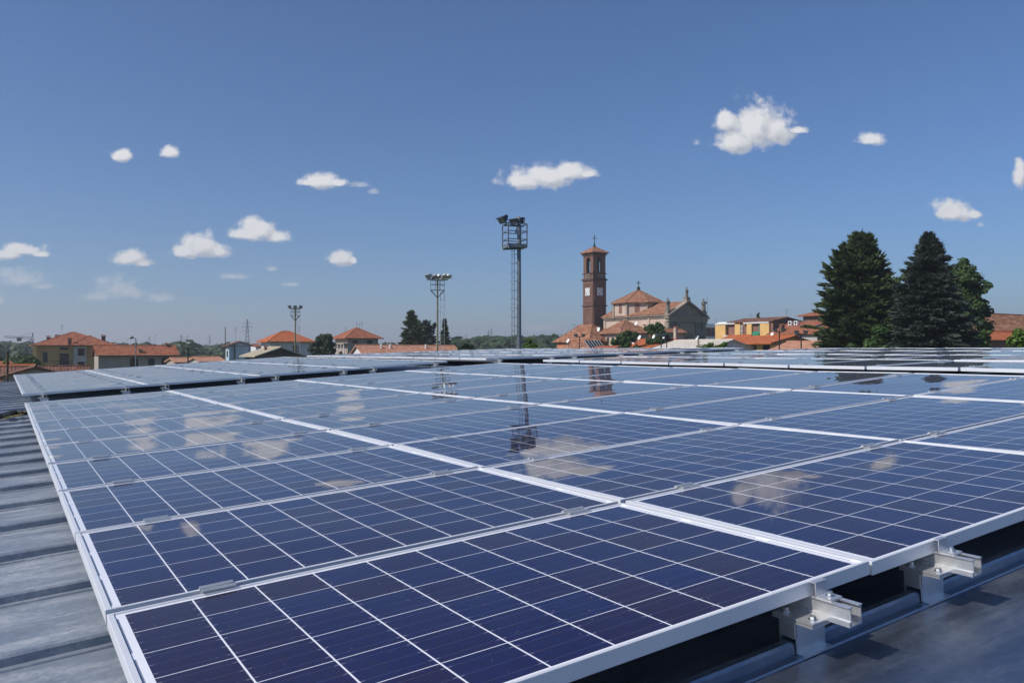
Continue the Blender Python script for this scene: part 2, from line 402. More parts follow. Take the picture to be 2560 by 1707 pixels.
M['tile_white'] = tiles('tile_white', ((.44, .39, .32), (.56, .50, .43), (.64, .59, .52)), .30, 1.2)
M['bark'] = simple('bark', (.085, .06, .04), .95, 0, .3, 4, .5)
M['cedar'] = leafmat('cedar_needles', (.062, .088, .032), .62, .50)
M['spruce'] = leafmat('blue_spruce_needles', (.054, .072, .056), .55, .55)
M['leaf'] = leafmat('leaves', (.055, .100, .026), .5, .6, .35)
M['leaf_bright'] = leafmat('bright_leaves', (.10, .17, .03), .45, .8, .4)
M['leaf_dark'] = leafmat('dark_leaves', (.035, .06, .022), .45, .6)
M['wood'] = leafmat('far_leaves', (.040, .068, .030), .55, .05)
# ------------------------------------------------------------------ the roof we stand on
ARR = {
'A1':(((0.84033,-0.53948,-0.05309),(0.53840,0.84200,-0.03409),(0.06309,0.00006,0.99801)),(-0.4633,1.1001,7.8720),[0.0,1.627,3.343,5.077,6.785],[0.0,0.962,1.941,2.926,3.942,4.972,6.011,7.045,8.08,9.102,10.12]),
'A2':(((0.83935,-0.54109,-0.05201),(0.54003,0.84096,-0.03389),(0.06208,0.00036,0.99807)),(-6.7593,10.9309,7.9067),[0.0,1.582,3.236,4.924,6.654],[0.0,1.023,2.046,3.069,4.092,5.116,6.139,7.162,8.185,9.208,10.231]),
'A3':(((0.83531,-0.54927,-0.02372),(0.54898,0.83564,-0.01790),(0.02965,0.00193,0.99956)),(5.9669,5.1547,8.3299),[0.0,1.772,3.545,5.362,7.142],[0.0,1.003,2.004,2.998,3.98,4.96,5.942,6.929,7.923,8.924,9.926]),
'A4':(((0.84206,-0.53879,-0.02546),(0.53853,0.84244,-0.01671),(0.03045,0.00035,0.99954)),(-0.4669,14.3131,8.3651),[0.0,1.705,3.415,5.113,6.81],[0.0,1.012,2.025,3.038,4.053,5.068,6.083,7.098,8.114,9.129,10.144]),
}
def amat(k):
    B, O, a, b = ARR[k]
    return Matrix(((*B[0], O[0]), (*B[1], O[1]), (*B[2], O[2]), (0, 0, 0, 1)))
A1M = amat('A1')
RIDGE = 7.25; FALL = math.tan(R_(1.87))
DECK = -.172
hall = thing('hall_building', 'hall with grey standing seam metal roof carrying the solar panels', 'building')
def deck_z(a): return DECK if a <= RIDGE else DECK+.004-(a-RIDGE)*FALL
def roof_deck():
    b0, b1 = -5.35, 22.35; aL, aR = -9.0, 15.3
    prof = [(b0, 0.0)]
    k = -9
    while True:
        c = .05+.6*k; k += 1
        if c < b0+.1: continue
        if c > b1-.1: break
        rnd = random.uniform(-.004, .004)
        rnd *= .4; prof += [(c-.040, 0), (c-.038, .005), (c-.017, .006), (c-.015, .029+rnd), (c-.010, .036+rnd), (c+.008, .037+rnd), (c+.013, .032+rnd), (c+.019, 0)]
    prof.append((b1, 0))
    mb = MB(); As = [aL+(RIDGE-aL)*i/10 for i in range(11)]+[RIDGE+(aR-RIDGE)*i/6 for i in range(1, 7)]
    for a0, a1 in zip(As, As[1:]):
        for (p0, h0), (p1, h1) in zip(prof, prof[1:]):
            mb.poly([(a0, p0, deck_z(a0)+h0), (a1, p0, deck_z(a1)+h0), (a1, p1, deck_z(a1)+h1), (a0, p1, deck_z(a0)+h1)])
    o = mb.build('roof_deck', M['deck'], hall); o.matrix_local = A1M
    # ridge flashing
    mb = MB(); z = deck_z(RIDGE)+.040
    mb.poly([(RIDGE-.14, b0, z-.004), (RIDGE, b0, z+.008), (RIDGE, b1, z+.008), (RIDGE-.14, b1, z-.004)])
    mb.poly([(RIDGE, b0, z+.008), (RIDGE+.14, b0, z-.008), (RIDGE+.14, b1, z-.008), (RIDGE, b1, z+.008)])
    mb.poly([(RIDGE-.14, b0, z-.004), (RIDGE-.14, b1, z-.004), (RIDGE-.14, b1, z-.05), (RIDGE-.14, b0, z-.05)])
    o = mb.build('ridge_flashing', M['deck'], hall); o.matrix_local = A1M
    # walls under the eaves
    mb = MB(); inset = .25
    cs = [A1M @ Vector((a, b, deck_z(a)-.06)) for a, b in ((aL+inset, b0+inset), (aR-inset, b0+inset), (aR-inset, b1-inset), (aL+inset, b1-inset))]
    for i in range(4):
        p, q = cs[i], cs[(i+1) % 4]
        if i in (0, 2):
            mid = A1M @ Vector((RIDGE, (b0+inset) if i == 0 else (b1-inset), deck_z(RIDGE)-.06))
            mb.poly([(p.x, p.y, 0), (q.x, q.y, 0), q, mid, p])
        else: mb.poly([(p.x, p.y, 0), (q.x, q.y, 0), q, p])
    mb.build('wall', M['plaster_grey'], hall)
roof_deck()
# ------------------------------------------------------------------ solar panels
PL, PW, FH, LIP, LIPY = 1.65, .99, .034, .014, .0085
def panel_proto():
    root = thing('solar_module', 'solar panel', 'solar panel')
    f = MB(); z1, z0 = 0.0, -FH
    def ring(x0, y0, x1, y1, x2, y2, x3, y3): pass
    o = [(0,0),(PL,0),(PL,PW),(0,PW)]; i = [(LIP,LIPY),(PL-LIP,LIPY),(PL-LIP,PW-LIPY),(LIP,PW-LIPY)]
    bv = .0010
    oo = [(bv,bv),(PL-bv,bv),(PL-bv,PW-bv),(bv,PW-bv)]
    for k in range(4):
        j = (k+1) % 4
        f.poly([(*oo[k],z1),(*oo[j],z1),(*i[j],z1),(*i[k],z1)])
        f.poly([(*o[k],z1-bv),(*o[j],z1-bv),(*oo[j],z1),(*oo[k],z1)])
        f.poly([(*o[k],z0),(*o[j],z0),(*o[j],z1-bv),(*o[k],z1-bv)])
        f.poly([(*i[k],z1),(*i[j],z1),(*i[j],z1-.006),(*i[k],z1-.006)])
        f.poly([(*i[j],z0),(*i[k],z0),(*o[k],z0),(*o[j],z0)][::-1])
    f.build('frame', M['frame'], root)
    g = MB(); g.poly([(LIP,LIPY,-.0042),(PL-LIP,LIPY,-.0042),(PL-LIP,PW-LIPY,-.0042),(LIP,PW-LIPY,-.0042)])
    g.build('glass', M['cells'], root)
    bk = MB(); bk.poly([(LIP,LIP,-.010),(LIP,PW-LIP,-.010),(PL-LIP,PW-LIP,-.010),(PL-LIP,LIP,-.010)])
    bk.build('backsheet', M['white'], root)
    return root
def clamp_mesh():
    m_ = MB()
    # two ribbed wings over the neighbouring frame lips, a channel between, one bolt
    for s in (-1, 1):
        y0, y1 = (.009, .024) if s > 0 else (-.024, -.009)
        m_.box(-.042, .042, y0, y1, .0012, .0052)
        m_.box(-.042, .042, y0+.004, y0+.0065, .0052, .0072); m_.box(-.042, .042, y0+.010, y0+.0125, .0052, .0072)
    m_.box(-.042, .042, -.0105, .0105, -.016, -.011)
    m_.box(-.042, .042, -.0105, -.0085, -.016, .0035); m_.box(-.042, .042, .0085, .0105, -.016, .0035)
    m_.tube((0,0,-.012), (0,0,-.003), .0045, n=8)
    return m_
ORD = ['first','second','third','fourth','fifth','sixth','seventh','eighth','ninth','tenth']
def inframe(p, mar=25):
    c = p-Vector((0,0,EYE)); z = c.y*CP+c.z*SP
    if z < .2: return False
    x = 1280+FPX*c.x/z; y = 853.5-FPX*(-c.y*SP+c.z*CP)/z
    return -mar < x < 2560+mar and -mar < y < 1707+mar
proto = panel_proto(); cproto = clamp_mesh().build('clamp', M['alu'])
RAILS = {'A1': [.25, 1.41, 1.93, 3.08, 3.62, 4.80, 5.35, 6.5]}
for k in ('A2', 'A4', 'A3'):
    a = ARR[k][2]; RAILS[k] = [t for i in range(4) for t in (a[i]+.27, a[i+1]-.27)]
BN = {'A1': 'nearest block', 'A2': 'far left block', 'A3': 'far right block', 'A4': 'farthest middle block'}
GN = {'A1': 'panels of the nearest block', 'A2': 'panels of the far left block', 'A3': 'panels of the far right block', 'A4': 'panels of the farthest middle block'}
AD = {'A1': 'blue', 'A2': 'pale', 'A3': 'grey', 'A4': 'pale'}
first = True
rp = random.Random(11)
for k in ('A1', 'A2', 'A3', 'A4'):
    MM = amat(k); B, O, a, b = ARR[k]
    for j in range(10):
        for i in range(4):
            gx, gy = .012, .027
            x0, x1, y0, y1 = a[i]+gx/2, a[i+1]-gx/2, b[j]+gy/2, b[j+1]-gy/2
            if not any(inframe(MM @ Vector((x0+(x1-x0)*s/4, y0+(y1-y0)*t/2, 0))) for s in range(5) for t in range(3)): continue
            o = proto if first else copy_tree(proto)
            first = False
            amp = 1.0 if k in ('A1', 'A3') else .6
            tilt = Euler((rp.gauss(0, R_(.25))*amp, rp.gauss(0, R_(.12))*amp, 0)).to_matrix().to_4x4()
            sx, sy = (x1-x0)/PL, (y1-y0)/PW
            c = Vector(((x0+x1)/2, (y0+y1)/2, 0))
            o.matrix_world = MM @ Matrix.Translation(c) @ tilt @ Matrix.Diagonal((sx, sy, 1, 1)) @ Matrix.Translation((-PL/2, -PW/2, 0))
            tag(o, f"{AD[k]} solar panel in {BN[k]}, {ORD[j]} row from front, {ORD[i]} column from left", 'solar panel', GN[k])
            if j > 0:
                for ra in RAILS[k]:
                    if x0 < ra < x1:
                        cl = cproto.copy(); COL.objects.link(cl); cl.parent = o
                        cl.location = ((ra+.015-x0)/sx, -gy/2/sy, 0); cl.scale = (1/sx, 1/sy, 1)
bpy.data.objects.remove(cproto)
# ------------------------------------------------------------------ rails with feet and end clamps
def rail_proto(length):
    r = thing('mounting_rail', 'mounting rail', 'rail')
    zt, zb, w = -FH-.001, -FH-.043, .020
    c = MB()                                           # open channel with lips and a side flange
    c.box(-w, w, 0, length, zb, zb+.003)
    c.box(-w, -w+.003, 0, length, zb+.003, zt); c.box(w-.003, w, 0, length, zb+.003, zt)
    c.box(-w-.004, -w+.010, 0, length, zt, zt+.0022); c.box(w-.010, w+.004, 0, length, zt, zt+.0022)
    c.box(-w-.005, -w, 0, length, zb, zb+.012)
    c.build('channel', M['alu'], r)
    e = MB()                                           # end clamp against the first frame
    e.box(-.020, .020, .088, .091, zt+.006, -.001); e.box(-.020, .020, .048, .0875, zt+.0025, zt+.0075)
    e.box(-.020, .020, .0882, .104, -.0008, .002)
    ec = e.build('end_clamp', M['alu'], r)
    bo = MB(); bo.tube((0,.066,zt+.0075), (0,.066,zt+.019), .0065, n=6); bo.tube((0,.066,zt+.0075), (0,.066,zt+.0095), .010, n=12)
    bo.build('bolt', M['steel'], ec)
    return r
def foot_parts(r, fy, zb=-FH-.043, dz=0.0):
    f = MB(); z0 = DECK+.003-dz
    f.box(-.082, -.0255, fy-.085, fy+.025, zb+.001, zb+.006)          # plate beside the rail
    f.box(-.082, .024, fy-.085, fy+.025, zb-.0055, zb-.0005)           # plate below the rail
    for x0, x1 in ((-.060, -.056), (-.028, -.024), (.016, .020)): f.box(x0, x1, fy-.018, fy+.022, z0+.038, zb-.006)   # webs of the clamp
    f.box(-.058, .044, fy-.0235, fy-.0185, z0+.004, zb-.006)           # front plate down the seam
    f.box(-.058, .044, fy+.0225, fy+.0275, z0+.012, zb-.006)           # rear plate
    f.box(-.058, .044, fy-.018, fy+.022, z0+.040, z0+.044)
    f.box(-.056, .048, fy-.043, fy-.0185, z0, z0+.004)                 # toe on the deck
    fo = f.build('foot', M['alu'], r)
    for (x, y) in ((-.056, fy-.068), (-.056, fy+.008)):
        b = MB(); b.tube((x, y, zb+.006), (x, y, zb+.015), .0075, n=6); b.tube((x, y, zb+.006), (x, y, zb+.0082), .011, n=12)
        b.build('bolt', M['steel'], fo)
    b = MB(); b.tube((-.034, fy-.032, z0+.072), (-.034, fy-.0236, z0+.072), .0065, n=6); b.build('bolt', M['steel'], fo)
protoA = rail_proto(10.9); foot_parts(protoA, .14)
protoB = rail_proto(10.21); foot_parts(protoB, .14)
usedA = usedB = False
NEAR = {1: 'silver aluminium rail end under nearest block, left of the white frame joint, bottom right',
        2: 'silver aluminium rail end under nearest block, right of the white frame joint, bottom right',
        0: 'silver rail tip poking out behind nearest block near its left corner',
        7: 'silver rail tip poking out behind nearest block near its far right corner'}
for i, l in NEAR.items():
    long = i in (0, 7)
    if long: o = protoA if not usedA else copy_tree(protoA); usedA = True
    else: o = protoB if not usedB else copy_tree(protoB); usedB = True
    o.matrix_world = A1M @ Matrix.Translation((RAILS['A1'][i], -.09, 0))
    tag(o, l, 'rail', 'mounting rails of the nearest block')
for k in ('A2', 'A4'):
    for i in range(8):
        o = copy_tree(protoB)
        o.matrix_world = amat(k) @ Matrix.Translation((RAILS[k][i], -.09, .0))
        tag(o, f"silver rail end under front edge of {BN[k]}, {ORD[i]} from the left", 'rail', 'rail ends of the '+BN[k])
# ------------------------------------------------------------------ cables on the roof
def deck_pt(x, y, z):
    Mi = A1M.inverted(); o = Mi @ Vector((0,0,EYE)); q = Mi @ at(x, y, 10); d = q-o
    t = (z-o.z)/d.z; return o+d*t
def cable(name, px, r, mat, label, dz):
    pts = [deck_pt(x, y, DECK+.052+r+dz) for x, y in px]
    mb = MB(); fine = []
    for i in range(len(pts)-1):
        for s in range(6): fine.append(pts[i].lerp(pts[i+1], s/6))
    fine.append(pts[-1]); mb.path(fine, r, 8)
    o = mb.build(name, mat, None, True); o.matrix_world = A1M; tag(o, label, 'cable')
cable('black_cable', [(-60,1052),(0,1041),(20,1034),(42,1030),(60,1030),(76,1029),(100,1026)], .030, M['rubber'], 'thick black cable bundle lying across the roof ribs', .0)
cable('yellow_cable', [(-60,1052),(0,1046),(25,1042),(50,1037),(75,1031),(100,1026)], .008, M['yellow'], 'thin yellow cable lying beside the black cable bundle', .0)
# ------------------------------------------------------------------ ground
def ground():
    m, nt, b = newmat('ground_fields'); N = nt.nodes.new; L = nt.links.new
    tc = N('ShaderNodeTexCoord'); n = N('ShaderNodeTexNoise'); L(tc.outputs['Object'], n.inputs[0]); n.inputs['Scale'].default_value = .012; n.inputs['Detail'].default_value = 8
    r = N('ShaderNodeValToRGB'); L(n.outputs[0], r.inputs[0]); e = r.color_ramp.elements
    e[0].position = .4; e[0].color = (.05, .085, .025, 1); e[1].position = .62; e[1].color = (.16, .15, .10, 1)
    L(r.outputs[0], b.inputs['Base Color']); b.inputs['Roughness'].default_value = .95
    mb = MB(); mb.poly([(-6400,-390,0),(6400,-390,0),(6400,8400,0),(-6400,8400,0)])
    tag(mb.build('ground', m), kind='structure')
    m = simple('mountain_slope', (.06, .085, .06), .95, 0, .3, .002)
    mb = MB(); n = 60; D = 2700
    pts = []
    for i in range(n+1):
        x = 2300+i*14; t = i/n
        h = (math.exp(-((x-2640)/150)**2)*105+math.exp(-((x-2980)/180)**2)*120+6*math.sin(i*.9)+4*math.sin(i*2.3))
        h *= min(1, i/10)
        c = at(x, 877, D); pts.append((c.x, c.y, max(2, h/FPX*D)))
    for (x0,y0,h0),(x1,y1,h1) in zip(pts, pts[1:]):
        mb.poly([(x0,y0-300,-2),(x1,y1-300,-2),(x1,y1,h1),(x0,y0,h0)]); mb.poly([(x0,y0,h0),(x1,y1,h1),(x1,y1+600,-2),(x0,y0+600,-2)])
    tag(mb.build('mountain', m), kind='structure')
ground()
# ------------------------------------------------------------------ houses
def wall_w(xl, xr, D):
    """corner point and width of a wall that runs along UH from bearing xl (at distance D) to bearing xr"""
    P = Vector((T(xl)*D, D, 0)); t = T(xr)
    return P, (t*D-P.x)/(UH.x-UH.y*t)
def roof_quad(mb, p, flip=False):
    """p: eave start, eave end, then upper points; UV along the eave and up the slope"""
    p = [Vector(t) for t in p]; e = (p[1]-p[0]).normalized(); n = e.cross(p[-1]-p[0])
    s = n.cross(e).normalized()
    mb.poly(p, [((t-p[0]).dot(e), (t-p[0]).dot(s)) for t in p])
def hip_roof(mb, x0, x1, y0, y1, ze, zr, th=.16):
    w, d = x1-x0, y1-y0
    if w >= d: A, B = Vector((x0+d/2, (y0+y1)/2, zr)), Vector((x1-d/2, (y0+y1)/2, zr))
    else: A, B = Vector(((x0+x1)/2, y0+w/2, zr)), Vector(((x0+x1)/2, y1-w/2, zr))
    c = [Vector((x0,y0,ze)), Vector((x1,y0,ze)), Vector((x1,y1,ze)), Vector((x0,y1,ze))]
    if w >= d:
        roof_quad(mb, [c[0], c[1], B, A]); roof_quad(mb, [c[2], c[3], A, B])
        roof_quad(mb, [c[1], c[2], B]); roof_quad(mb, [c[3], c[0], A])
    else:
        roof_quad(mb, [c[1], c[2], B, A]); roof_quad(mb, [c[3], c[0], A, B])
        roof_quad(mb, [c[0], c[1], A]); roof_quad(mb, [c[2], c[3], B])
    for k in range(4):
        j = (k+1) % 4; dn = Vector((0,0,th)); roof_quad(mb, [c[k]-dn, c[j]-dn, c[j], c[k]])
    mb.poly([t-Vector((0,0,th)) for t in c[::-1]])
    # ridge and hip capping
    mb.tube(A+Vector((0,0,.02)), B+Vector((0,0,.02)), .09, n=6)
    for k, q in enumerate(c):
        e = A if (q-A).length < (q-B).length else B
        mb.tube(q+Vector((0,0,.01)), e+Vector((0,0,.01)), .08, n=6)
def gable_roof(mb, x0, x1, y0, y1, ze, zr, along='x', th=.18):
    dn = Vector((0,0,th))
    if along == 'x':
        ym = (y0+y1)/2; S_ = [((x0,y0,ze),(x1,y0,ze),(x1,ym,zr),(x0,ym,zr)), ((x1,y1,ze),(x0,y1,ze),(x0,ym,zr),(x1,ym,zr))]
        A, B = (x0, ym, zr), (x1, ym, zr)
    else:
        xm = (x0+x1)/2; S_ = [((x1,y0,ze),(x1,y1,ze),(xm,y1,zr),(xm,y0,zr)), ((x0,y1,ze),(x0,y0,ze),(xm,y0,zr),(xm,y1,zr))]
        A, B = (xm, y0, zr), (xm, y1, zr)
    for q in S_:
        q = [Vector(t) for t in q]; roof_quad(mb, q)
        mb.poly([t-dn for t in q[::-1]])
        for k in (0, 1, 3):
            a, b = q[k], q[(k+1) % 4]; mb.poly([a-dn, b-dn, b, a])
    mb.tube(Vector(A)+Vector((0,0,.02)), Vector(B)+Vector((0,0,.02)), .10, n=6)
def window(par, face, p, z0, w, h, pane='pane', frame='shutter', arch=False, name='window'):
    """face 'f': wall y=0 looking -y, p = x of the left jamb; face 's': wall x=0 looking -x, p = y of the far jamb"""
    f = MB(); g = MB()
    fm = Matrix.Translation((p, 0, z0)) if face == 'f' else Matrix.Translation((0, p+w, z0)) @ Matrix.Rotation(-math.pi/2, 4, 'Z')
    f.M = fm; g.M = fm; t = .07
    f.box(-t, 0, -.06, -.003, -t, h+t); f.box(w, w+t, -.06, -.003, -t, h+t); f.box(0, w, -.10, -.003, -t, 0); 
    f.box(w/2-.025, w/2+.025, -.05, -.022, 0, h)
    n = 8
    if arch:
        pts = [(w/2-w/2*math.cos(math.pi*i/n), -.02, h-.0+w*.28*math.sin(math.pi*i/n)) for i in range(n+1)]
        g.poly([(0,-.02,0),(w,-.02,0)]+pts[::-1])
        for i in range(n):
            a, b = Vector(pts[i]), Vector(pts[i+1]); f.bar(a+Vector((0,-.02,0)), b+Vector((0,-.02,0)), .08, .08)
    else:
        f.box(0, w, -.06, -.003, h, h+t); g.poly([(0,-.02,0),(w,-.02,0),(w,-.02,h),(0,-.02,h)])
    o = f.build(name, M[frame], par); g.build('pane', M[pane], o)
    return o
def chimney(par, x, y, z0, h, s=.5, mat='brick', cap='tile_red'):
    m_ = MB(); m_.box(x-s/2, x+s/2, y-s/2, y+s/2, z0, z0+h); m_.box(x-s*.58, x+s*.58, y-s*.58, y+s*.58, z0+h*.86, z0+h*.92)
    for sx in (-1, 1):
        for sy in (-1, 1): m_.box(x+sx*s*.42-.05, x+sx*s*.42+.05, y+sy*s*.42-.05, y+sy*s*.42+.05, z0+h, z0+h+.12)
    o = m_.build('chimney', M[mat], par)
    c = MB(); hip_roof(c, x-s*.62, x+s*.62, y-s*.62, y+s*.62, z0+h+.14, z0+h+.26, .04); c.build('chimney_cap', M[cap], o)
    return o
def house(name, label, xl, xr, D, depth, ye, yr, kind='hip', wall='plaster_grey', roof='tile_red', over=.6, along='x', cat='house', zr=None, ze=None, rz=0.0, group=None, xb=None, wid=None):
    """xl, xr: bearings of the front wall ends; ye, yr: sight lines to eave and ridge"""
    if xb is not None: xl = 1280+FPX*(T(xb)+depth*(.5395+.842*T(xb))/D)       # xb: bearing of the far left corner
    if xr is None: xr = xl+1
    P, w = wall_w(xl, xr, D)
    if wid: w = wid
    t = thing(name, label, cat, (P.x, P.y, 0), GRID+rz, group)
    ze = ze if ze is not None else Zt(ye, D)
    Dr = D+.54*w/2+.842*depth/2
    zr = zr if zr is not None else Zt(yr, Dr)
    mb = MB(); zw = ze-.02
    mb.poly([(0,0,0),(w,0,0),(w,0,zw),(0,0,zw)]); mb.poly([(w,0,0),(w,depth,0),(w,depth,zw),(w,0,zw)])
    mb.poly([(w,depth,0),(0,depth,0),(0,depth,zw),(w,depth,zw)]); mb.poly([(0,depth,0),(0,0,0),(0,0,zw),(0,depth,zw)])
    zg = zr-.20
    if kind == 'gable' and along == 'y':
        mb.poly([(0,0,zw),(w,0,zw),(w/2,0,zg)]); mb.poly([(w,depth,zw),(0,depth,zw),(w/2,depth,zg)])
    if kind == 'gable' and along == 'x':
        mb.poly([(w,0,zw),(w,depth,zw),(w,depth/2,zg)]); mb.poly([(0,depth,zw),(0,0,zw),(0,depth/2,zg)])
    mb.build('wall', M[wall], t)
    rf = MB(); o = over
    drop = 0
    if kind == 'hip': hip_roof(rf, -o, w+o, -o, depth+o, ze, zr)
    elif kind == 'gable':
        if along == 'x': sl_ = (zr-ze)/(depth/2); gable_roof(rf, -o*.6, w+o*.6, -o, depth+o, ze-sl_*o*.0, zr, 'x')
        else: gable_roof(rf, -o, w+o, -o*.6, depth+o*.6, ze, zr, 'y')
    elif kind == 'flat':
        rf.box(-o, w+o, -o, depth+o, ze, ze+.25)
    r_ = rf.build('roof', M[roof], t)
    if kind != 'flat':                                  # gutter along the front eave
        g = MB(); g.tube((-o, -o-.06, ze-.08), (w+o, -o-.06, ze-.08), .07, n=6); g.tube((w-.3, -.08, 0), (w-.3, -.08, ze-.1), .05, n=6)
        g.build('gutter', M['darkwood'], t)
    return t, w, ze, zr
def antenna(x, y, D, h, label, n=4, tilt=0.0):
    """mast with a few cross rods; y is the sight line to its top"""
    c = at(x, y, D); t = MB(); z0 = c.z-h
    t.tube((0,0,z0), (0,0,c.z), .030, n=6)
    for k in range(n):
        z = c.z-.15-k*.32; L_ = .75 if k % 2 else .5
        t.tube((-L_,.0,z), (L_,.0,z), .018, n=4); 
        if k % 2 == 0: t.tube((0,-.5,z-.1), (0,.5,z-.1), .018, n=4)
    o = t.build('tv_antenna', M['galv']); o.location = (c.x, c.y, 0); o.rotation_euler = (0,0,tilt)
    return tag(o, label, 'antenna')
def dish(x, y, D, r, label, yaw=-1.15):
    r *= .72; c = at(x, y, D); o = MB(); n = 16
    prof = [(0,0),(r*.5,.05*r/.4*.6),(r*.85,.13*r/.4*.6),(r,.19*r/.4*.6)]
    o.lathe(prof, n=n); o.lathe([(a, b-.02) for a, b in prof[::-1]], n=n)
    o.tube((0,0,.02), (0,-r*.2,r*.95), .018, n=5); o.tube((0,-r*.2,r*.9), (0,-r*.2,r*1.08), .045, n=6)
    d = o.build('reflector', M['white'])
    t = thing('satellite_dish', label, 'satellite dish', (c.x, c.y, c.z))
    d.parent = t; d.rotation_euler = (R_(68), 0, yaw)
    p = MB(); p.tube((0,0,-r*2.6), (0,0,-.02), .03, n=6); p.tube((0,0,-.02),(0.02,.02,.03),.03,n=6); p.build('pole', M['galv'], t)
    return t
# --- the big villa on the left
tv, w, ze, zr = house('villa', 'large yellow villa with red hipped tile roof, four chimneys and a balcony', 90, 284, 180, 15, 862.5, 830.5, 'hip', 'plaster_yellow', 'tile_red', 1.0)
mb = MB(); xp0 = w*.47; xp1 = w*.635                               # pale stair bay in front
mb.box(xp0, xp1, -.75, 0, 0, ze-.3); bay = mb.build('stair_bay', M['plaster_grey'], tv)
for z in (ze-2.35, ze-5.4):
    window(bay, 'f', xp0+(xp1-xp0)*.36, z, 1.25, 1.5).location = (0, -.76, 0)
mb = MB(); hip_roof(mb, w*.42, w*.98, -1.9, 9, ze+.03, ze+2.3); mb.build('front_roof', M['tile_red'], tv)
dr = MB(); dr.box(-.6, xp0-.05, -1.6, -.05, ze-4.8, ze-4.55); bal = dr.build('balcony', M['plaster_grey'], tv)
dr = MB()
for i in range(50): x = -.55+i*(xp0+.4)/50; dr.tube((x,-1.5,ze-4.55), (x,-1.5,ze-3.6), .018, n=4)
dr.tube((-.6,-1.5,ze-3.6), (xp0-.1,-1.5,ze-3.6), .04, n=5); dr.build('railing', M['iron'], bal)
dr = MB(); dr.box(-.6, .1, -1.58, -1.0, 0, ze-.2); dr.build('pillar', M['plaster_ochre'], tv)
window(tv, 'f', w*.30, ze-4.5, 1.7, 2.5, name='door'); window(tv, 'f', w*.72, ze-2.6, 1.3, 1.5)
window(tv, 'f', w*.30, ze-1.0, 1.6, .4); window(tv, 'f', w*.09, ze-3.9, .8, 2.2)
for x, y, z, h, s in ((w*.17, 6, 10.6, 1.15, .75), (w*.30, 11, 11.3, .85, .95), (w*.42, -.7, ze+.0, 1.5, .7), (w*.87, 1.2, ze+.4, 1.8, .8)): chimney(tv, x, y, z, h, s)
antenna(155, 810, 190, 4.6, 'tall thin roof antenna above the large yellow villa')
# --- long low annex in front
ta, w, ze, zr = house('annex_house', 'long low pale house with single slope of red tiles and arched openings', None, 441, 140, 7.5, 888, 863.5, 'gable', 'plaster_tan', 'tile_red', .8, xb=236)
window(ta, 'f', w*.40, ze-2.3, w*.09, 1.5, arch=True); window(ta, 'f', w*.635, ze-2.1, w*.07, 1.4); window(ta, 'f', w*.81, ze-2.3, w*.115, 1.5, arch=True)
chimney(ta, w*.535, .5, ze-.1, 1.0, .6, 'stone_dark', 'tile_brown'); chimney(ta, w*.92, 3.4, zr-.6, .75, .5)
# --- small gabled house with blue-grey wall
tb, w, ze, zr = house('gable_house', 'narrow pale blue gabled house with dark roof edge and drainpipe', None, 627, 190, 4.0, 864, 853.5, 'gable', 'plaster_blue', 'tile_brown', .7, 'y', xb=563)
mb = MB(); mb.tube((w*.24,-.18,0), (w*.24,-.18,ze+.5), .15, n=8); mb.build('drainpipe', M['iron'], tb)
window(tb, 's', 1.2, ze-2.6, 1.0, 1.3)
mb = MB(); mb.tube((0,0,0), (0,0,Zt(817,180)), .13, .09, 8); o = mb.build('wooden_pole', M['bark']); o.location = (T(563)*180, 180, 0); tag(o, 'dark thin pole rising beside the pale blue gabled house', 'pole')
antenna(589, 817, 193, 4.5, 'thin roof antenna over the pale blue gabled house')
# --- white house with bright orange hipped roof
tw, w, ze, zr = house('hipped_house', 'white house with bright orange hipped roof behind the small floodlight mast', None, 777, 190, 8, 853.5, 828, 'hip', 'plaster_white', 'tile_orange', 1.0, xb=653)
window(tw, 'f', w*.56, ze-2.6, 1.2, 1.7); window(tw, 's', 1.5, ze-2.3, .9, 1.3); window(tw, 's', 4.5, ze-2.3, .9, 1.3); window(tw, 'f', w*.15, ze-2.3, .9, 1.3)
antenna(747, 815, 196, 4.2, 'roof antenna right of the small floodlight mast over the orange roof')
# --- barn with beige roof sheets and dark boarded gable
tn, w, ze, zr = house('barn', 'low barn with beige roof and dark green boarded gable end', None, 752, 120, 8.6, 890, 867.5, 'gable', 'greenboard', 'tile_beige', .8, 'y', xb=612)
chimney(tn, w*.30, 3.5, ze+.8, .45, .32, 'brick_dark')
# --- tall grey house with hipped roof
te, w, ze, zr = house('hipped_house', 'tall grey house with faded red hipped roof and open columned porch', None, 945, 200, 9, 845, 819, 'hip', 'plaster_tan', 'tile_red', 1.1, xb=838)
window(te, 'f', w*.16, ze-1.25, 1.3, .6); window(te, 'f', w*.64, ze-1.25, 1.3, .6)
mb = MB(); mb.box(-1.0, 0, .1, 8.8, 0, ze-4.0); mb.box(-1.1, 0, .0, 8.9, ze-1.55, ze-1.3); po = mb.build('porch', M['plaster_tan'], te)
for x in (.6, 2.6, 5.0, 7.4):
    mb = MB(); mb.tube((-.8,x,ze-4.0), (-.8,x,ze-1.55), .20, .17, 8); mb.box(-1.0,-.6,x-.25,x+.25,ze-3.999,ze-3.8); mb.build('column', M['plaster_white'], po)
for x, y in ((892,804),(899,807),(905,803),(864,817)):
    antenna(x, y, 206, 3.6, {892:'left antenna of the trio on the tall grey house roof',899:'middle antenna of the trio on the tall grey house roof',905:'right antenna of the trio on the tall grey house roof',864:'lone antenna near left end of the tall grey house roof'}[x], 3)
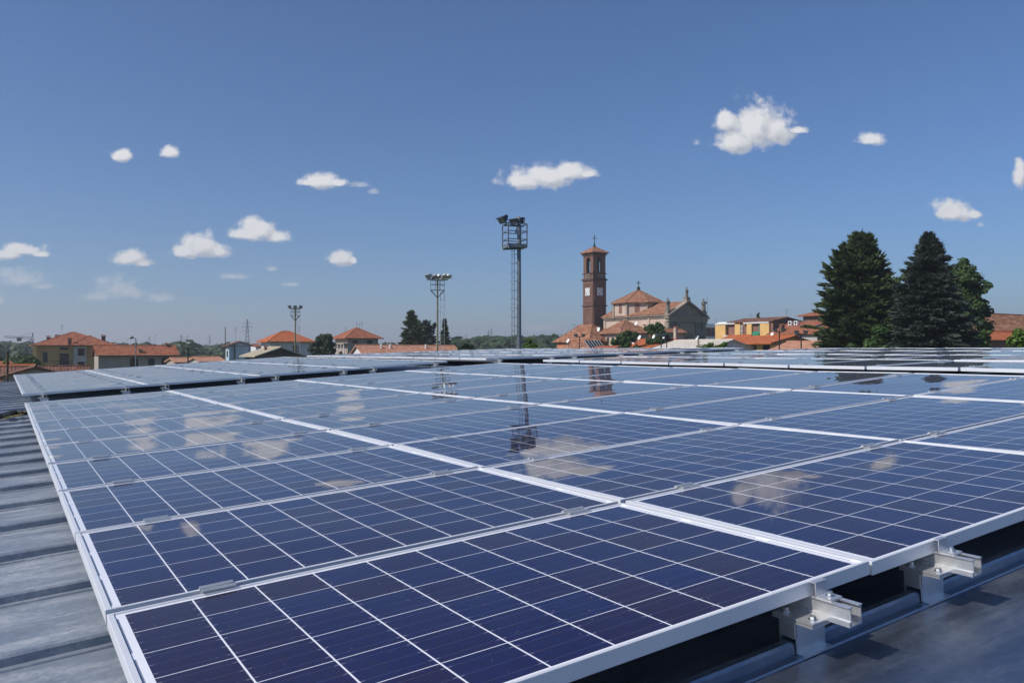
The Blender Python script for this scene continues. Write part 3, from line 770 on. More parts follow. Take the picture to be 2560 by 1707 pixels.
# --- long pink roof
tl, w, ze, zr = house('long_shed', 'long low building with pale pink tile roof and three little vents', None, 1150, 130, 5.0, 886, 863, 'gable', 'plaster_white', 'tile_pink', .6, xb=880)
for x in (.21, .30, .67):
    v = MB(); X, Y, Z_ = w*x, 1.5, ze+(zr-ze)*.60; v.tube((X,Y,Z_-.2), (X,Y,Z_+.42), .14, n=10); v.tube((X,Y,Z_+.42), (X,Y,Z_+.50), .22, n=10); v.lathe([(.19,.60),(.19,.64),(0,.82)], (X,Y,Z_), 10); v.tube((X,Y,Z_+.5),(X,Y,Z_+.61),.08,n=6)
    v.build('roof_vent', M['white'], tl)
# --- low roofs at the left edge
tr, w, ze, zr = house('brown_roof_house', 'low house with dark brown tiles and small cross gable at left edge', -60, 226, 72, 12, 962, 916, 'gable', 'plaster_tan', 'tile_brown', .6)
g = MB(); gx = w*.505; gable_roof(g, gx-2.9, gx+2.9, -1.6, 6.2, ze+.75, zr+.15, 'y'); cg = g.build('cross_gable', M['tile_brown'], tr)
g = MB(); g.poly([(gx-2.6,-1.2,ze-1.0),(gx+2.6,-1.2,ze-1.0),(gx+2.6,-1.2,ze+.75),(gx,-1.2,zr-.10),(gx-2.6,-1.2,ze+.75)]); g.build('gable_wall', M['plaster_tan'], cg)
house('orange_roof_house', 'small house with bright orange roof at the far left edge', 8, 84, 110, 9, 922, 911, 'gable', 'plaster_tan', 'tile_orange', .6)
house('orange_roof_house', 'flat looking dull red roof behind the small orange one at far left', 2, 88, 140, 9, 912, 903, 'gable', 'plaster_tan', 'tile_red', .6)
house('low_roof_house', 'low orange roof seen between the long annex and the pale blue house', 442, 500, 120, 9, 905, 894, 'gable', 'plaster_tan', 'tile_pink', .5)
house('low_roof_house', 'low beige roof left of the pale blue gabled house', 505, 562, 112, 9, 903, 892, 'gable', 'plaster_grey', 'tile_pink', .5)
house('far_shed', 'long white shed far off in the fields on the left', 52, 90, 430, 14, 885, 881, 'gable', 'plaster_white', 'tile_white', .3)
house('far_block', 'flat grey block far behind the large yellow villa', 291, 320, 430, 18, 859, 857, 'flat', 'plaster_grey', 'tile_beige', .2)
house('red_roof_house', 'small red roof between the blue house and the white house', 640, 654, 240, 9, 866, 860, 'gable', 'plaster_white', 'tile_red', .5)
# ------------------------------------------------------------------ church
DT = 250.0
s5 = 5.25; PT = Vector((T(1483)*DT, DT, 0))
tw = thing('bell_tower', 'tall square red brick bell tower with clocks and open belfry', 'bell tower', (PT.x, PT.y, 0), GRID)
zE = Zt(629.5, DT); zA = Zt(616.5, DT+4); z1 = Zt(697, DT); z2 = Zt(763, DT); zB = Zt(681, DT)
def arch_wall(mb, fm, W, z0, z1_, ow, oz0, oz1, t=.7):
    """wall panel in its own frame: x 0..W, outer face y=0, arched opening centred"""
    mb.M = fm; n = 10; x0, x1 = (W-ow)/2, (W+ow)/2; zs = oz1-ow/2
    arc = [(W/2-ow/2*math.cos(math.pi*i/n), zs+ow/2*math.sin(math.pi*i/n)) for i in range(n+1)]
    for y, fl in ((0, 1), (t, -1)):
        polys = [[(0,z0),(x0,z0),(x0,zs),(0,zs)], [(x1,z0),(W,z0),(W,zs),(x1,zs)], [(x0,z0),(x1,z0),(x1,oz0),(x0,oz0)]]
        for i in range(n):
            a, b = arc[i], arc[i+1]; polys.append([a, b, (b[0], z1_), (a[0], z1_)])
        polys += [[(0,zs),(x0,zs),(x0,z1_),(0,z1_)], [(x1,zs),(W,zs),(W,z1_),(x1,z1_)]]
        for p in polys:
            q = [(a, y, b) for a, b in p]; mb.poly(q if fl > 0 else q[::-1])
    rim = [(x0,oz0)]+arc+[(x1,oz0)]
    for a, b in zip(rim, rim[1:]+rim[:1]): mb.poly([(a[0],0,a[1]),(a[0],t,a[1]),(b[0],t,b[1]),(b[0],0,b[1])])
    mb.M = None
mb = MB(); mb.box(0, s5, 0, s5, 0, z1)
shaft = mb.build('shaft', M['brick'], tw)
mb = MB(); i_ = .12
faces = [Matrix.Translation((i_,i_,0)), Matrix.Translation((s5-i_,i_,0)) @ Matrix.Rotation(math.pi/2,4,'Z'), Matrix.Translation((s5-i_,s5-i_,0)) @ Matrix.Rotation(math.pi,4,'Z'), Matrix.Translation((i_,s5-i_,0)) @ Matrix.Rotation(-math.pi/2,4,'Z')]
Wb = s5-2*i_
for k_, fm in enumerate(faces): arch_wall(mb, fm, Wb, z1, zE-.3, 2.0 if k_ in (0, 3) else 1.1, zB+(0 if k_ in (0, 3) else .6), Zt(641, DT)-(0 if k_ in (0, 3) else .9))
bel = mb.build('belfry', M['brick'], tw)
mb = MB(); mb.box(.9, s5-.9, .9, s5-.9, z1+.01, z1+.12); mb.build('belfry_floor', M['stone_dark'], tw)
for z, o, h in ((z1-.35, .35, .45), (z1+.15, .15, .25), (z2-.2, .3, .4), (zB-.25, .22, .25), (zE-.9, .2, .25), (zE-.45, .38, .35), (Zt(823, DT)-.5, .35, .8)):
    co_ = MB(); co_.box(-o, s5+o, -o, s5+o, z, z+h); co_.build('cornice', M['brick_dark'], tw)
mb = MB()                                                           # recessed panels drawn as raised frames on the two seen faces
for (za, zb) in ((z2+.9, z1-1.2), (Zt(815, DT), z2-.9)):
    for f in (0, 3):
        mb.M = Matrix.Translation((0,0,0)) if f == 0 else Matrix.Translation((0,s5,0)) @ Matrix.Rotation(-math.pi/2,4,'Z')
        for x0, x1 in ((.35,1.15),(s5-1.15,s5-.35)): mb.box(x0, x1, -.13, -.004, za, zb)
        mb.box(1.15, s5-1.15, -.13, -.004, zb-.45, zb); mb.box(1.15, s5-1.15, -.13, -.004, za, za+.5)
mb.M = None; mb.build('pilaster', M['brick'], tw)
mb = MB()
for f in (0, 3):
    mb.M = Matrix.Translation((0,0,0)) if f == 0 else Matrix.Translation((0,s5,0)) @ Matrix.Rotation(-math.pi/2,4,'Z')
    for z in (Zt(714,DT), Zt(743,DT), Zt(780,DT), Zt(805,DT)):
        mb.box(s5/2-.16, s5/2+.16, -.02, -.006, z-.35, z+.25)
mb.M = None; mb.build('slit_window', M['pane'], tw)
for f in (0, 3):                                                    # clock faces
    fm = Matrix.Translation((0,0,0)) if f == 0 else Matrix.Translation((0,s5,0)) @ Matrix.Rotation(-math.pi/2,4,'Z')
    zc = (Zt(718.5,DT)+Zt(738,DT))/2; hw, hh = 1.12, 1.22
    c = MB(); c.M = fm; c.box(s5/2-hw, s5/2+hw, -.22, -.131, zc-hh, zc+hh); ck = c.build('clock', M['white'], tw)
    c = MB(); c.M = fm
    for q in range(12):
        a = q*math.pi/6; x, z = s5/2+.92*math.sin(a), zc+.98*math.cos(a); c.box(x-.10, x+.10, -.236, -.2205, z-.15, z+.15)
    c.build('clock_marks', M['iron'], ck)
    c = MB(); c.M = fm
    for a, l in ((R_(35), .55), (R_(208), .85)): c.bar((s5/2,-.245,zc), (s5/2+l*math.sin(a),-.245,zc+l*math.cos(a)), .22, .02)
    c.build('clock_hands', M['iron'], ck)
r = MB(); hip_roof(r, -.75, s5+.75, -.75, s5+.75, zE, zA); r.build('roof', M['tile_old'], tw)
b = MB(); b.box(s5/2-.12, s5/2+.12, .8, s5-.8, zB+3.9, zB+4.1); b.box(.8, s5-.8, s5/2-.12, s5/2+.12, zB+3.9, zB+4.1)
b.build('bell_frame', M['iron'], tw)
for (x, y, z, r0) in ((s5/2, 1.6, zB+2.3, .78), (1.6, s5/2, zB+2.5, .74), (s5/2, 1.6, zB+.3, .80), (1.6, s5/2, zB+.3, .84)):
    bb = MB(); bb.lathe([(0,1.0*r0*1.5),(.35*r0,1.45*r0),(.5*r0,1.2*r0),(.62*r0,.6*r0),(.8*r0,.2*r0),(1.0*r0,0),(.9*r0,0)], (x,y,z), 14); bb.tube((x,y,z+1.4*r0),(x,y,z+1.9*r0),.08,n=6)
    bb.build('bell', M['bronze'], tw, True)
for f in (0, 3):
    ba = MB(); ba.M = Matrix.Translation((0,0,0)) if f == 0 else Matrix.Translation((0,s5,0)) @ Matrix.Rotation(-math.pi/2,4,'Z')
    for q in range(6): x = s5/2-1.1+q*.44; ba.lathe([(.07,0),(.13,.3),(.07,.7),(.10,.95)], (x,-.02,z1+.45), 8)
    ba.box(s5/2-1.4, s5/2+1.4, -.16, .05, z1+1.4, z1+1.6); ba.box(s5/2-1.4, s5/2+1.4, -.14, .05, z1+.40, z1+.47)
    ba.M = None; ba.build('balustrade', M['stone'], tw)
cr = MB(); zc = zA; h = Zt(583,DT)-zc
cr.lathe([(.45,-.2),(.4,.35),(.2,.5),(.22,.9),(0,1.1)], (s5/2,s5/2,zc), 10)
cr.bar((s5/2,s5/2,zc+.8),(s5/2,s5/2,zc+h),.17); cr.bar((s5/2-.95*.84,s5/2+.95*.54,zc+h*.70),(s5/2+.95*.84,s5/2-.95*.54,zc+h*.70),.16)
cr.build('cross', M['iron'], tw)
# nave, facade, octagonal drum
DF = 225.0; PF = Vector((T(1671)*DF, DF, 0)); _, wf = wall_w(1671, 1761.5, DF)
ch = thing('church', 'cream church with octagonal domed roof, tiled nave and pedimented stone facade', 'church', (PF.x, PF.y, 0), GRID)
Ln = 28.5; zen = Zt(784, DF); zgn = Zt(752.5, DF+.54*wf/2)
mb = MB(); y0 = .5
mb.poly([(0,y0,0),(0,Ln,0),(0,Ln,zen),(0,y0,zen)][::-1]); mb.poly([(wf,y0,0),(wf,Ln,0),(wf,Ln,zen),(wf,y0,zen)]); mb.poly([(wf,Ln,0),(0,Ln,0),(0,Ln,zen),(wf/2,Ln,zgn-.3),(wf,Ln,zen)])
mb.build('nave_wall', M['cream'], ch)
r = MB(); gable_roof(r, -.9, wf+.9, .9, Ln+.8, zen+.02, zgn-.12, 'y'); r.build('nave_roof', M['tile_old'], ch)
co_ = MB(); co_.box(-.75, -.003, .5, Ln, zen-.55, zen-.2); co_.box(-.35, -.003, .5, Ln, zen-1.1, zen-.55); co_.build('eave_cornice', M['stone'], ch)
# facade: wall, pilasters, entablature, pediment
mb = MB(); mb.box(-.2, wf+.2, 0, .5, 0, zen-1.2); mb.poly([(0,.1,zen-.6),(wf,.1,zen-.6),(wf/2,.1,zgn-.4)]); mb.build('facade_wall', M['stone'], ch)
for x0, ww in ((-.1,1.5),(2.6,1.3),(wf-3.9,1.3),(wf-1.4,1.5)):
    mb = MB(); mb.box(x0, x0+ww, -.45, -.003, 0, zen-2.4); mb.box(x0-.2, x0+ww+.2, -.65, -.003, zen-2.9, zen-2.2)
    mb.box(x0-.1, x0+ww+.1, -.55, -.003, zen-3.4, zen-3.15); mb.build('pilaster', M['stone_dark'], ch)
mb = MB(); mb.box(-.6, wf+.6, -.7, .5, zen-2.19, zen-1.3); mb.box(-1.0, wf+1.0, -1.1, .5, zen-1.29, zen-.75); mb.build('entablature', M['stone'], ch)
mb = MB()
for a, b in (((-1.0, zen-.55), (wf/2, zgn+.15)), ((wf/2, zgn+.15), (wf+1.0, zen-.55))):
    A, B = Vector((a[0],0,a[1])), Vector((b[0],0,b[1]))
    mb.poly([A+Vector((0,-1.0,0)), B+Vector((0,-1.0,0)), B+Vector((0,.9,0)), A+Vector((0,.9,0))]); mb.poly([A+Vector((0,-1.0,-.5)), B+Vector((0,-1.0,-.5)), B+Vector((0,-1.0,0)), A+Vector((0,-1.0,0))])
    mb.poly([A+Vector((0,.9,-.5)), B+Vector((0,.9,-.5)), B+Vector((0,-1.0,-.5)), A+Vector((0,-1.0,-.5))])
mb.build('pediment', M['stone'], ch)
mb = MB(); n = 14; cx, cz, rr = wf/2, zen-8.3, 2.6
for r0, r1, y in ((rr, rr+.7, -.25),):
    for i in range(n):
        a0, a1 = math.pi*i/n, math.pi*(i+1)/n
        q = [(cx+r*math.cos(a), y, cz+r*math.sin(a)) for r, a in ((r0,a0),(r1,a0),(r1,a1),(r0,a1))]; mb.poly(q[::-1]); mb.poly([q[1],q[2],(q[2][0],0,q[2][2]),(q[1][0],0,q[1][2])])
mb.build('portal_arch', M['stone_dark'], ch)
mb = MB(); mb.poly([(cx-rr*.8,-.04,cz)]+[(cx-rr*.8*math.cos(math.pi*i/n), -.04, cz+rr*.8*math.sin(math.pi*i/n)) for i in range(n+1)]); mb.build('lunette_window', M['pane'], ch)
for yy in (.16, .42, .83):                                           # side lunettes
    y = Ln*yy; mb = MB(); n = 10; z = zen-6.0; r0 = 1.5
    mb.poly([(-.05, y+r0*math.cos(math.pi*i/n), z+r0*1.1*math.sin(math.pi*i/n)) for i in range(n+1)]); l = mb.build('lunette_window', M['pane'], ch)
    mb = MB()
    for i in range(n):
        q = [(-.12, y+r*math.cos(a), z+r*1.1*math.sin(a)) for r, a in ((r0,math.pi*i/n),(r0+.35,math.pi*i/n),(r0+.35,math.pi*(i+1)/n),(r0,math.pi*(i+1)/n))]; mb.poly(q)
        mb.poly([q[1],q[2],(-.003,q[2][1],q[2][2]),(-.003,q[1][1],q[1][2])])
    mb.build('lunette_frame', M['stone'], l)
for y in (.3, Ln*.28, Ln*.62, Ln-.3): mb = MB(); mb.box(-.30, -.004, y-.35, y+.35, 0, zen-1.15); mb.build('side_pilaster', M['cream'], ch)
mb = MB()
for q in range(5):                                                   # quoins at the corner of the facade
    mb.box(-.40, -.305, .05, 1.3, zen-3.2-q*1.3, zen-2.2-q*1.3); mb.box(-.40,-.305,.3,1.0,zen-3.5-q*1.3,zen-3.21-q*1.3)
mb.build('quoins', M['stone'], ch)
cx, cy, rd = wf/2-.6, 20.0, 7.9; zd0, zd1, zda = zen-.5, Zt(757.5, 243), Zt(724.5, 246)
def octa(r, z, k=8): return [Vector((cx+r*math.cos(math.pi/8+i*math.pi/4), cy+r*math.sin(math.pi/8+i*math.pi/4), z)) for i in range(8)]
mb = MB(); A, B = octa(rd, zd0), octa(rd, zd1)
for i in range(8): j = (i+1) % 8; mb.poly([A[i], A[j], B[j], B[i]])
dw = mb.build('drum_wall', M['cream'], ch)
mb = MB(); E_ = octa(rd+.95, zd1+.02); E2 = octa(rd+.95, zd1-.22)
for i in range(8):
    j = (i+1) % 8; roof_quad(mb, [E_[i], E_[j], Vector((cx,cy,zda))]); mb.poly([E2[i], E2[j], E_[j], E_[i]]); mb.tube(E_[i]+Vector((0,0,.03)), (cx,cy,zda), .13, n=6)
mb.poly(E2[::-1]); mb.build('drum_roof', M['tile_old'], ch)
A, B = octa(rd+.05, zd0), octa(rd+.05, zd1-.3)
for i in range(2, 7): mb = MB(); mb.bar(A[i], B[i], .7, .5); mb.build('corner_pilaster', M['stone'], ch)
for i in (3, 4, 5):                                                  # tall drum windows
    a = math.pi/4+i*math.pi/4; rm = rd*math.cos(math.pi/8)+.04; c = Vector((cx+rm*math.cos(a), cy+rm*math.sin(a), 0)); t_ = Vector((-math.sin(a), math.cos(a), 0))
    mb = MB(); mb.poly([c-t_*.75+Vector((0,0,zd1-3.3)), c+t_*.75+Vector((0,0,zd1-3.3)), c+t_*.75+Vector((0,0,zd1-.5)), c-t_*.75+Vector((0,0,zd1-.5))][::-1])
    mb.build('drum_window', M['plaster_brown'], dw)
cr = MB(); h = Zt(700,246)-zda; cr.lathe([(.55,-.1),(.5,.5),(.65,.55),(.2,.9),(.1,1.3),(0,1.5)], (cx,cy,zda), 10)
cr.bar((cx,cy,zda+1),(cx,cy,zda+h),.12); cr.bar((cx-.8*.84,cy+.8*.54,zda+h*.68),(cx+.8*.84,cy-.8*.54,zda+h*.68),.12)
for q in (1,-1):
    cr.bar((cx-.4*.84,cy+.4*.54,zda+h*.68-.4*q),(cx+.4*.84,cy-.4*.54,zda+h*.68+.4*q),.07)
cr.build('cross', M['iron'], ch)
# lantern chapel in front of the nave
lt = MB(); lt.box(-6.2, -1.6, 12.0, 16.5, 0, zen-3.4); lc = lt.build('side_chapel', M['cream'], ch)
lt = MB(); hip_roof(lt, -6.9, -.9, 11.3, 17.2, zen-3.4, zen-1.3); lt.build('chapel_roof', M['tile_old'], lc)
lt = MB()
for q in range(4): lt.box(-5.9+q*1.15, -5.2+q*1.15, 11.94, 11.996, zen-4.6, zen-3.8)
lt.build('chapel_window', M['pane'], lc)
def statue(loc, h, label, staff=False, arm=1):
    t = thing('statue', label, 'statue', loc, GRID)
    p = MB(); p.box(-.7,.7,-.7,.7,0,h*.22); p.box(-.82,.82,-.82,.82,h*.22,h*.26); p.box(-.82,.82,-.82,.82,-.3,h*.03); p.build('pedestal', M['stone'], t)
    s = MB(); z = h*.26; H = h*.74
    s.lathe([(.36*H*.5,0),(.34*H*.5,H*.15),(.26*H*.5,H*.42),(.27*H*.5,H*.58),(.31*H*.5,H*.70),(.28*H*.5,H*.79),(.11*H*.5,H*.845),(.09*H*.5,H*.87),(.145*H*.5,H*.915),(.15*H*.5,H*.95),(.10*H*.5,H*.99),(0,H)], (0,0,z), 12)
    s.tube((.13*H*arm,0,z+H*.77), (.23*H*arm,-.08*H,z+H*.62), .055*H, .045*H, 7); s.tube((.23*H*arm,-.08*H,z+H*.62), (.20*H*arm,-.18*H,z+H*.78), .045*H, .03*H, 7)
    s.tube((-.13*H*arm,0,z+H*.77), (-.20*H*arm,-.03*H,z+H*.58), .055*H, .045*H, 7); s.tube((-.20*H*arm,-.03*H,z+H*.58), (-.05*H*arm,-.15*H,z+H*.55), .045*H, .03*H, 7)
    for q in range(5): a = -1.2+q*.6; s.tube((.13*H*math.sin(a),-.13*H*math.cos(a)*.9,z+H*.55), (.17*H*math.sin(a),-.17*H*math.cos(a)*.9,z+.01), .02*H, .03*H, 5)
    s.build('figure', M['stone_dark'], t, True)
    if staff:
        f = MB(); f.tube((.22*H*arm,-.2*H,z+H*.02), (.20*H*arm,-.18*H,z+H*1.08), .03, n=5); f.bar((.08*H*arm,-.18*H,z+H*1.0),(.32*H*arm,-.18*H,z+H*1.0),.05); f.build('staff', M['iron'], t)
    return t
def church_pt(x, y, z): return PF+UH*x+VH*y+Vector((0,0,z))
statue(church_pt(.1, .3, zen-.5), Zt(743.5,DF)-zen+.4, 'robed stone statue on the left corner of the church facade', arm=-1)
statue(church_pt(wf/2, .0, zgn), Zt(719,DF+4)-zgn, 'tallest robed stone statue with staff on the church gable peak', True, -1)
statue(church_pt(wf-.1, .3, zen-.5), Zt(745,DF+7)-zen+.4, 'robed stone statue holding a cross on right corner of church facade', True, 1)
# ------------------------------------------------------------------ houses round the church
h1, w, ze, zr = house('old_house', 'old house with mossy brown hipped roof left of the bell tower foot', None, 1540, 190, 13.4, 853, 812, 'hip', 'plaster_orange', 'tile_old', .7, xb=1392)
window(h1, 's', 2, ze-2.2, .9, 1.4); window(h1, 's', 5, ze-2.2, .9, 1.4); window(h1, 's', 8, ze-2.2, .9, 1.4)
house('lean_to', 'long brown tiled roof in front of the old house beside the solar collector', None, 1530, 145, 8.0, 873, 850, 'gable', 'plaster_orange', 'tile_old', .5, 'y', xb=1408)
h2, w, ze, zr = house('long_house', 'long cream house with row of grey shutters below the church nave', None, 1650, 188, 10.0, 832, 809, 'hip', 'cream', 'tile_old', .9, xb=1486)
for q in range(5): window(h2, 's', .6+1.85*q, ze-2.6, .9, 1.6, frame='plaster_grey')
for q in range(3): window(h2, 'f', w*(.12+.3*q), ze-2.6, 1.1, 1.6, frame='plaster_grey')
chimney(h2, w*.70, 1.5, ze+.6, 1.3, .55, 'cream'); chimney(h2, -.2, 8.2, ze+.0, 1.5, .5, 'white', 'tile_brown')
house('low_annex', 'narrow brown tiled roof running before the church facade', 1652, 1712, 176, 3, 831, 821, 'gable', 'plaster_tan', 'tile_old', .6)
chimney(thing('chimney_stack', 'pale chimney standing on the narrow roof before the church facade', 'chimney', at(1689, 831, 172), GRID), 0, 0, -3, 4.0, .6, 'cream')
h3, w, ze, zr = house('orange_house', 'house with large plain orange roof in front of the church trees', None, None, 138, 9.3, 871, 848, 'gable', 'plaster_orange', 'tile_orange', .5, 'y', xb=1535, wid=13)
chimney(h3, 5.1, 4.8, ze+.9, 1.35, .63); chimney(h3, 5.4, 1.3, ze+.9, 1.35, .63); chimney(h3, 3.3, 7.5, ze+.45, .9, .6, 'white')
h4, w, ze, zr = house('white_roof_house', 'low building with broad whitish tiled roof before the church facade', None, None, 122, 12.6, 876, 849.5, 'gable', 'plaster_white', 'tile_white', .5, 'y', xb=1618, wid=13)
house('porch_roof', 'small dark gabled roof peeking over the panels before the orange roof', 1532, 1560, 105, 4.5, 872, 866, 'gable', 'plaster_brown', 'tile_red', .3, 'y')
# rooftop solar water collector
t = thing('solar_collector', 'tilted solar water collector of five dark glazed tubes on a roof', 'solar collector', (*at(1476, 869, 130).xy, 0), GRID-R_(4))
zl, zu = Zt(871, 130), Zt(851, 131)
fr = MB(); f2 = MB()
nx = 5; wd = 3.0
for q in range(nx):
    x0, x1 = q*wd/nx+.03, (q+1)*wd/nx-.03
    f2.poly([(x0+.02,0,zl+.03),(x1-.02,0,zl+.03),(x1-.02,1.7,zu-.03),(x0+.02,1.7,zu-.03)])
for q in range(nx+1): fr.bar((q*wd/nx,-.02,zl+.02),(q*wd/nx,1.7,zu+.02),.09,.06)
fr.bar((0,-.02,zl+.02),(wd,-.02,zl+.02),.06); fr.bar((0,1.72,zu+.02),(wd,1.72,zu+.02),.08)
fr.bar((0.2,1.7,zu),(0.2,1.7,0),.08); fr.bar((wd-.2,1.7,zu),(wd-.2,1.7,0),.08); fr.bar((0.2,0,zl),(0.2,0,0),.08); fr.bar((wd-.2,0,zl),(wd-.2,0,0),.08)
fr.build('collector_frame', M['galv_light'], t); f2.build('glazing', M['pane'], t)
for x, y, D, r, l in ((1421,852,143,.6,'white satellite dish on the brown roof left of the bell tower'),(1591,809,184,.68,'white satellite dish high on the long house below the nave'),
    (1599.5,844,134,.58,'white satellite dish at the tree edge above the orange roof'),(1498,824,184,.72,'white satellite dish near foot of the bell tower'),
    (1635,842,136,.5,'white satellite dish beside brick chimney on the orange roof'),(1661,842,136,.5,'white satellite dish right of the brick chimneys, over the white roof'),
    (1744,845,120,.45,'white satellite dish by the lamp before the church facade'),(1931,836,148,.55,'white satellite dish on the upper orange roof, right')):
    dish(x, y, D, r, l)
# ------------------------------------------------------------------ right-hand houses
b1, w, ze, zr = house('flat_block', 'distant apartment block with flat white roof and dark loggias', 1764, 1806, 290, 6, 819, 0, 'flat', 'plaster_brown', 'white', 1.0, cat='apartment block', zr=Zt(809,290))
mb = MB(); mb.box(-.8, w+.8, -1.4, -.3, ze-4.4, ze-4.15); mb.box(-.8,w+.8,-1.4,-1.3,ze-4.15,ze-3.2); mb.build('balcony', M['plaster_white'], b1)
mb = MB(); mb.box(-1.0, w+1.0, -1.2, 6.8, ze+.26, ze+1.4); mb.build('parapet', M['white'], b1)
for q in range(3): window(b1, 'f', w*(.06+.32*q), ze-3.3, 1.7, 2.5)
b2, w, ze, zr = house('ochre_building', 'ochre flat roofed building with recessed balconies and green awning', None, None, 165, 14.8, 803.5, 0, 'flat', 'plaster_ochre', 'white', .35, zr=Zt(801,165), xb=1799, wid=10)
SL = 14.8                                             # its long face looks left, towards the sun
def on_side(y0, y1, x0, x1, z0, z1, name, mat_):
    mb = MB(); mb.box(x0, x1, y0, y1, z0, z1); return mb.build(name, M[mat_], b2)
on_side(SL*.62, SL*1.0, -1.5, -.02, ze-.35, ze-.05, 'canopy', 'plaster_white'); on_side(SL*.0, SL*.46, -1.5, -.02, ze-.35, ze-.05, 'canopy', 'plaster_white')
for y0, y1 in ((.0,.16),(.31,.40),(.52,.62),(.80,1.0)): on_side(SL*y0, SL*y1, -1.4, -.01, 0, ze-.36, 'pier', 'plaster_ochre')
on_side(SL*.58, SL*.82, -1.75, -1.41, ze-4.2, ze-2.7, 'balcony', 'plaster_white')
window(b2, 's', SL*.67, ze-3.6, 1.6, 2.7); window(b2, 's', SL*.42, ze-3.0, 1.1, 2.0); window(b2, 's', SL*.19, ze-3.2, 1.4, 2.3)
mb = MB()
for q in range(4): mb.bar((-1.3,SL*.485+q*.3,ze-4.2),(-1.3,SL*.485+q*.3,ze-.6),.08)
for q in range(4): mb.bar((-1.3,SL*.485,ze-.9-q*.9),(-1.3,SL*.485+.9,ze-.9-q*.9),.08)
mb.build('glazed_screen', M['white'], b2)
mb = MB(); ya, yb = SL*.165, SL*.30
mb.poly([(-1.7,yb,ze-2.6),(-1.7,ya,ze-2.6),(-.3,ya,ze-1.6),(-.3,yb,ze-1.6)]); mb.poly([(-1.7,yb,ze-3.1),(-1.7,ya,ze-3.1),(-1.7,ya,ze-2.6),(-1.7,yb,ze-2.6)])
mb.poly([(-1.0,ya+.5,ze-1.9),(-1.0,ya+.1,ze-1.9),(-1.0,ya+.1,ze-.5),(-1.0,ya+.5,ze-.5)])
mb.build('awning', simple('green_awning', (.02,.20,.12), .7), b2)
house('brown_building', 'brown walled building with low dark roof joining the ochre building', 1933, 2004, 164, 12, 801, 795, 'gable', 'plaster_brown', 'tile_brown', .4, 'y')
b4, w, ze, zr = house('red_roof_house', 'house with sloping dull red roof and two white air conditioners', None, None, 150, 11.2, 833, 805, 'gable', 'plaster_grey', 'tile_red', .6, 'y', xb=1923, wid=13)
chimney(b4, 1.5, 9.3, ze+.4, 1.35, .75)
for q, l in ((9.6, 'white boxed air conditioner on the dull red roof, left of two'), (8.2, 'white boxed air conditioner on the dull red roof, right of two')):
    p = b4.location+UH*4.6+VH*q+Vector((0,0,ze+(zr-ze)*.72))
    t = thing('air_conditioner', l, 'air conditioner', p, GRID)
    mb = MB(); mb.box(-.3,.3,-.4,.4,.15,.95); mb.box(-.28,.28,-.34,-.28,-.9,.15); mb.box(-.28,.28,.28,.34,-.9,.15); mb.build('casing', M['white'], t)
    mb = MB(); mb.tube((-.302,0,.55),(-.315,0,.55),.28,n=16); mb.build('fan_grille', M['lamp_black'], t)
for y in (1.8, 5.0):
    zz = lambda x: ze+(zr-ze)*(x+.6)/7.1+.06
    mb = MB(); mb.poly([(3.6,y+1.3,zz(3.6)),(3.6,y,zz(3.6)),(4.7,y,zz(4.7)),(4.7,y+1.3,zz(4.7))]); mb.build('skylight', M['pane'], b4)
house('turret_house', 'brown block with small red hipped roof left of the tall conifer', None, None, 190, 4.2, 788, 779.5, 'hip', 'plaster_brown', 'tile_red', 1.0, xb=2008, wid=4.6)
b5, w, ze, zr = house('yellow_house', 'yellow house with wide flat orange roof and dark shuttered openings', None, None, 125, 9.5, 857, 840, 'gable', 'plaster_ochre', 'tile_orange', 1.0, 'y', xb=1815, wid=9.7)
for q in (.5, 3.2, 6.6): window(b5, 's', q, ze-2.9, 1.2, 2.5)
house('orange_wing', 'lower orange roof wing left of the yellow house', None, None, 137, 5.0, 856, 838, 'gable', 'plaster_ochre', 'tile_orange', .4, 'y', xb=1786, wid=7.5)
house('pink_roof_shed', 'low shed with sunlit pale orange tiles in front of the conifer', None, None, 98, 6.8, 880, 853.5, 'gable', 'plaster_tan', 'tile_pink', .4, 'y', xb=1915, wid=9)
b6, w, ze, zr = house('farm_house', 'house with old brown tiled roof and two chimneys at the right edge', 2438, 2740, 112, 7.5, 829, 787, 'gable', 'plaster_tan', 'tile_old', .4)
chimney(b6, w*.10, 1.8, ze+.7, 1.0, .7); chimney(b6, w*.235, 3.75, zr-.3, 1.0, .9)
house('lower_wing', 'plain orange roof below the old brown roof at the right edge', 2436, 2660, 105, 5, 849, 829, 'gable', 'plaster_brown', 'tile_orange', .3)
antenna(1966, 772, 172, 4.6, 'roof antenna above the brown walled building', 3)
antenna(1877, 784, 172, 4.0, 'thin roof antenna above the ochre building', 2)
antenna(1435, 808, 197, 3, 'thin roof antenna above the old house left of the tower', 3)
antenna(1790, 797, 295, 5, 'thin antenna above the distant flat apartment block', 2)
antenna(318, 845, 300, 3.2, 'far roof antenna right of the large villa', 1)
antenna(388, 838, 260, 5, 'tall far antenna over the right end of the long annex', 2)
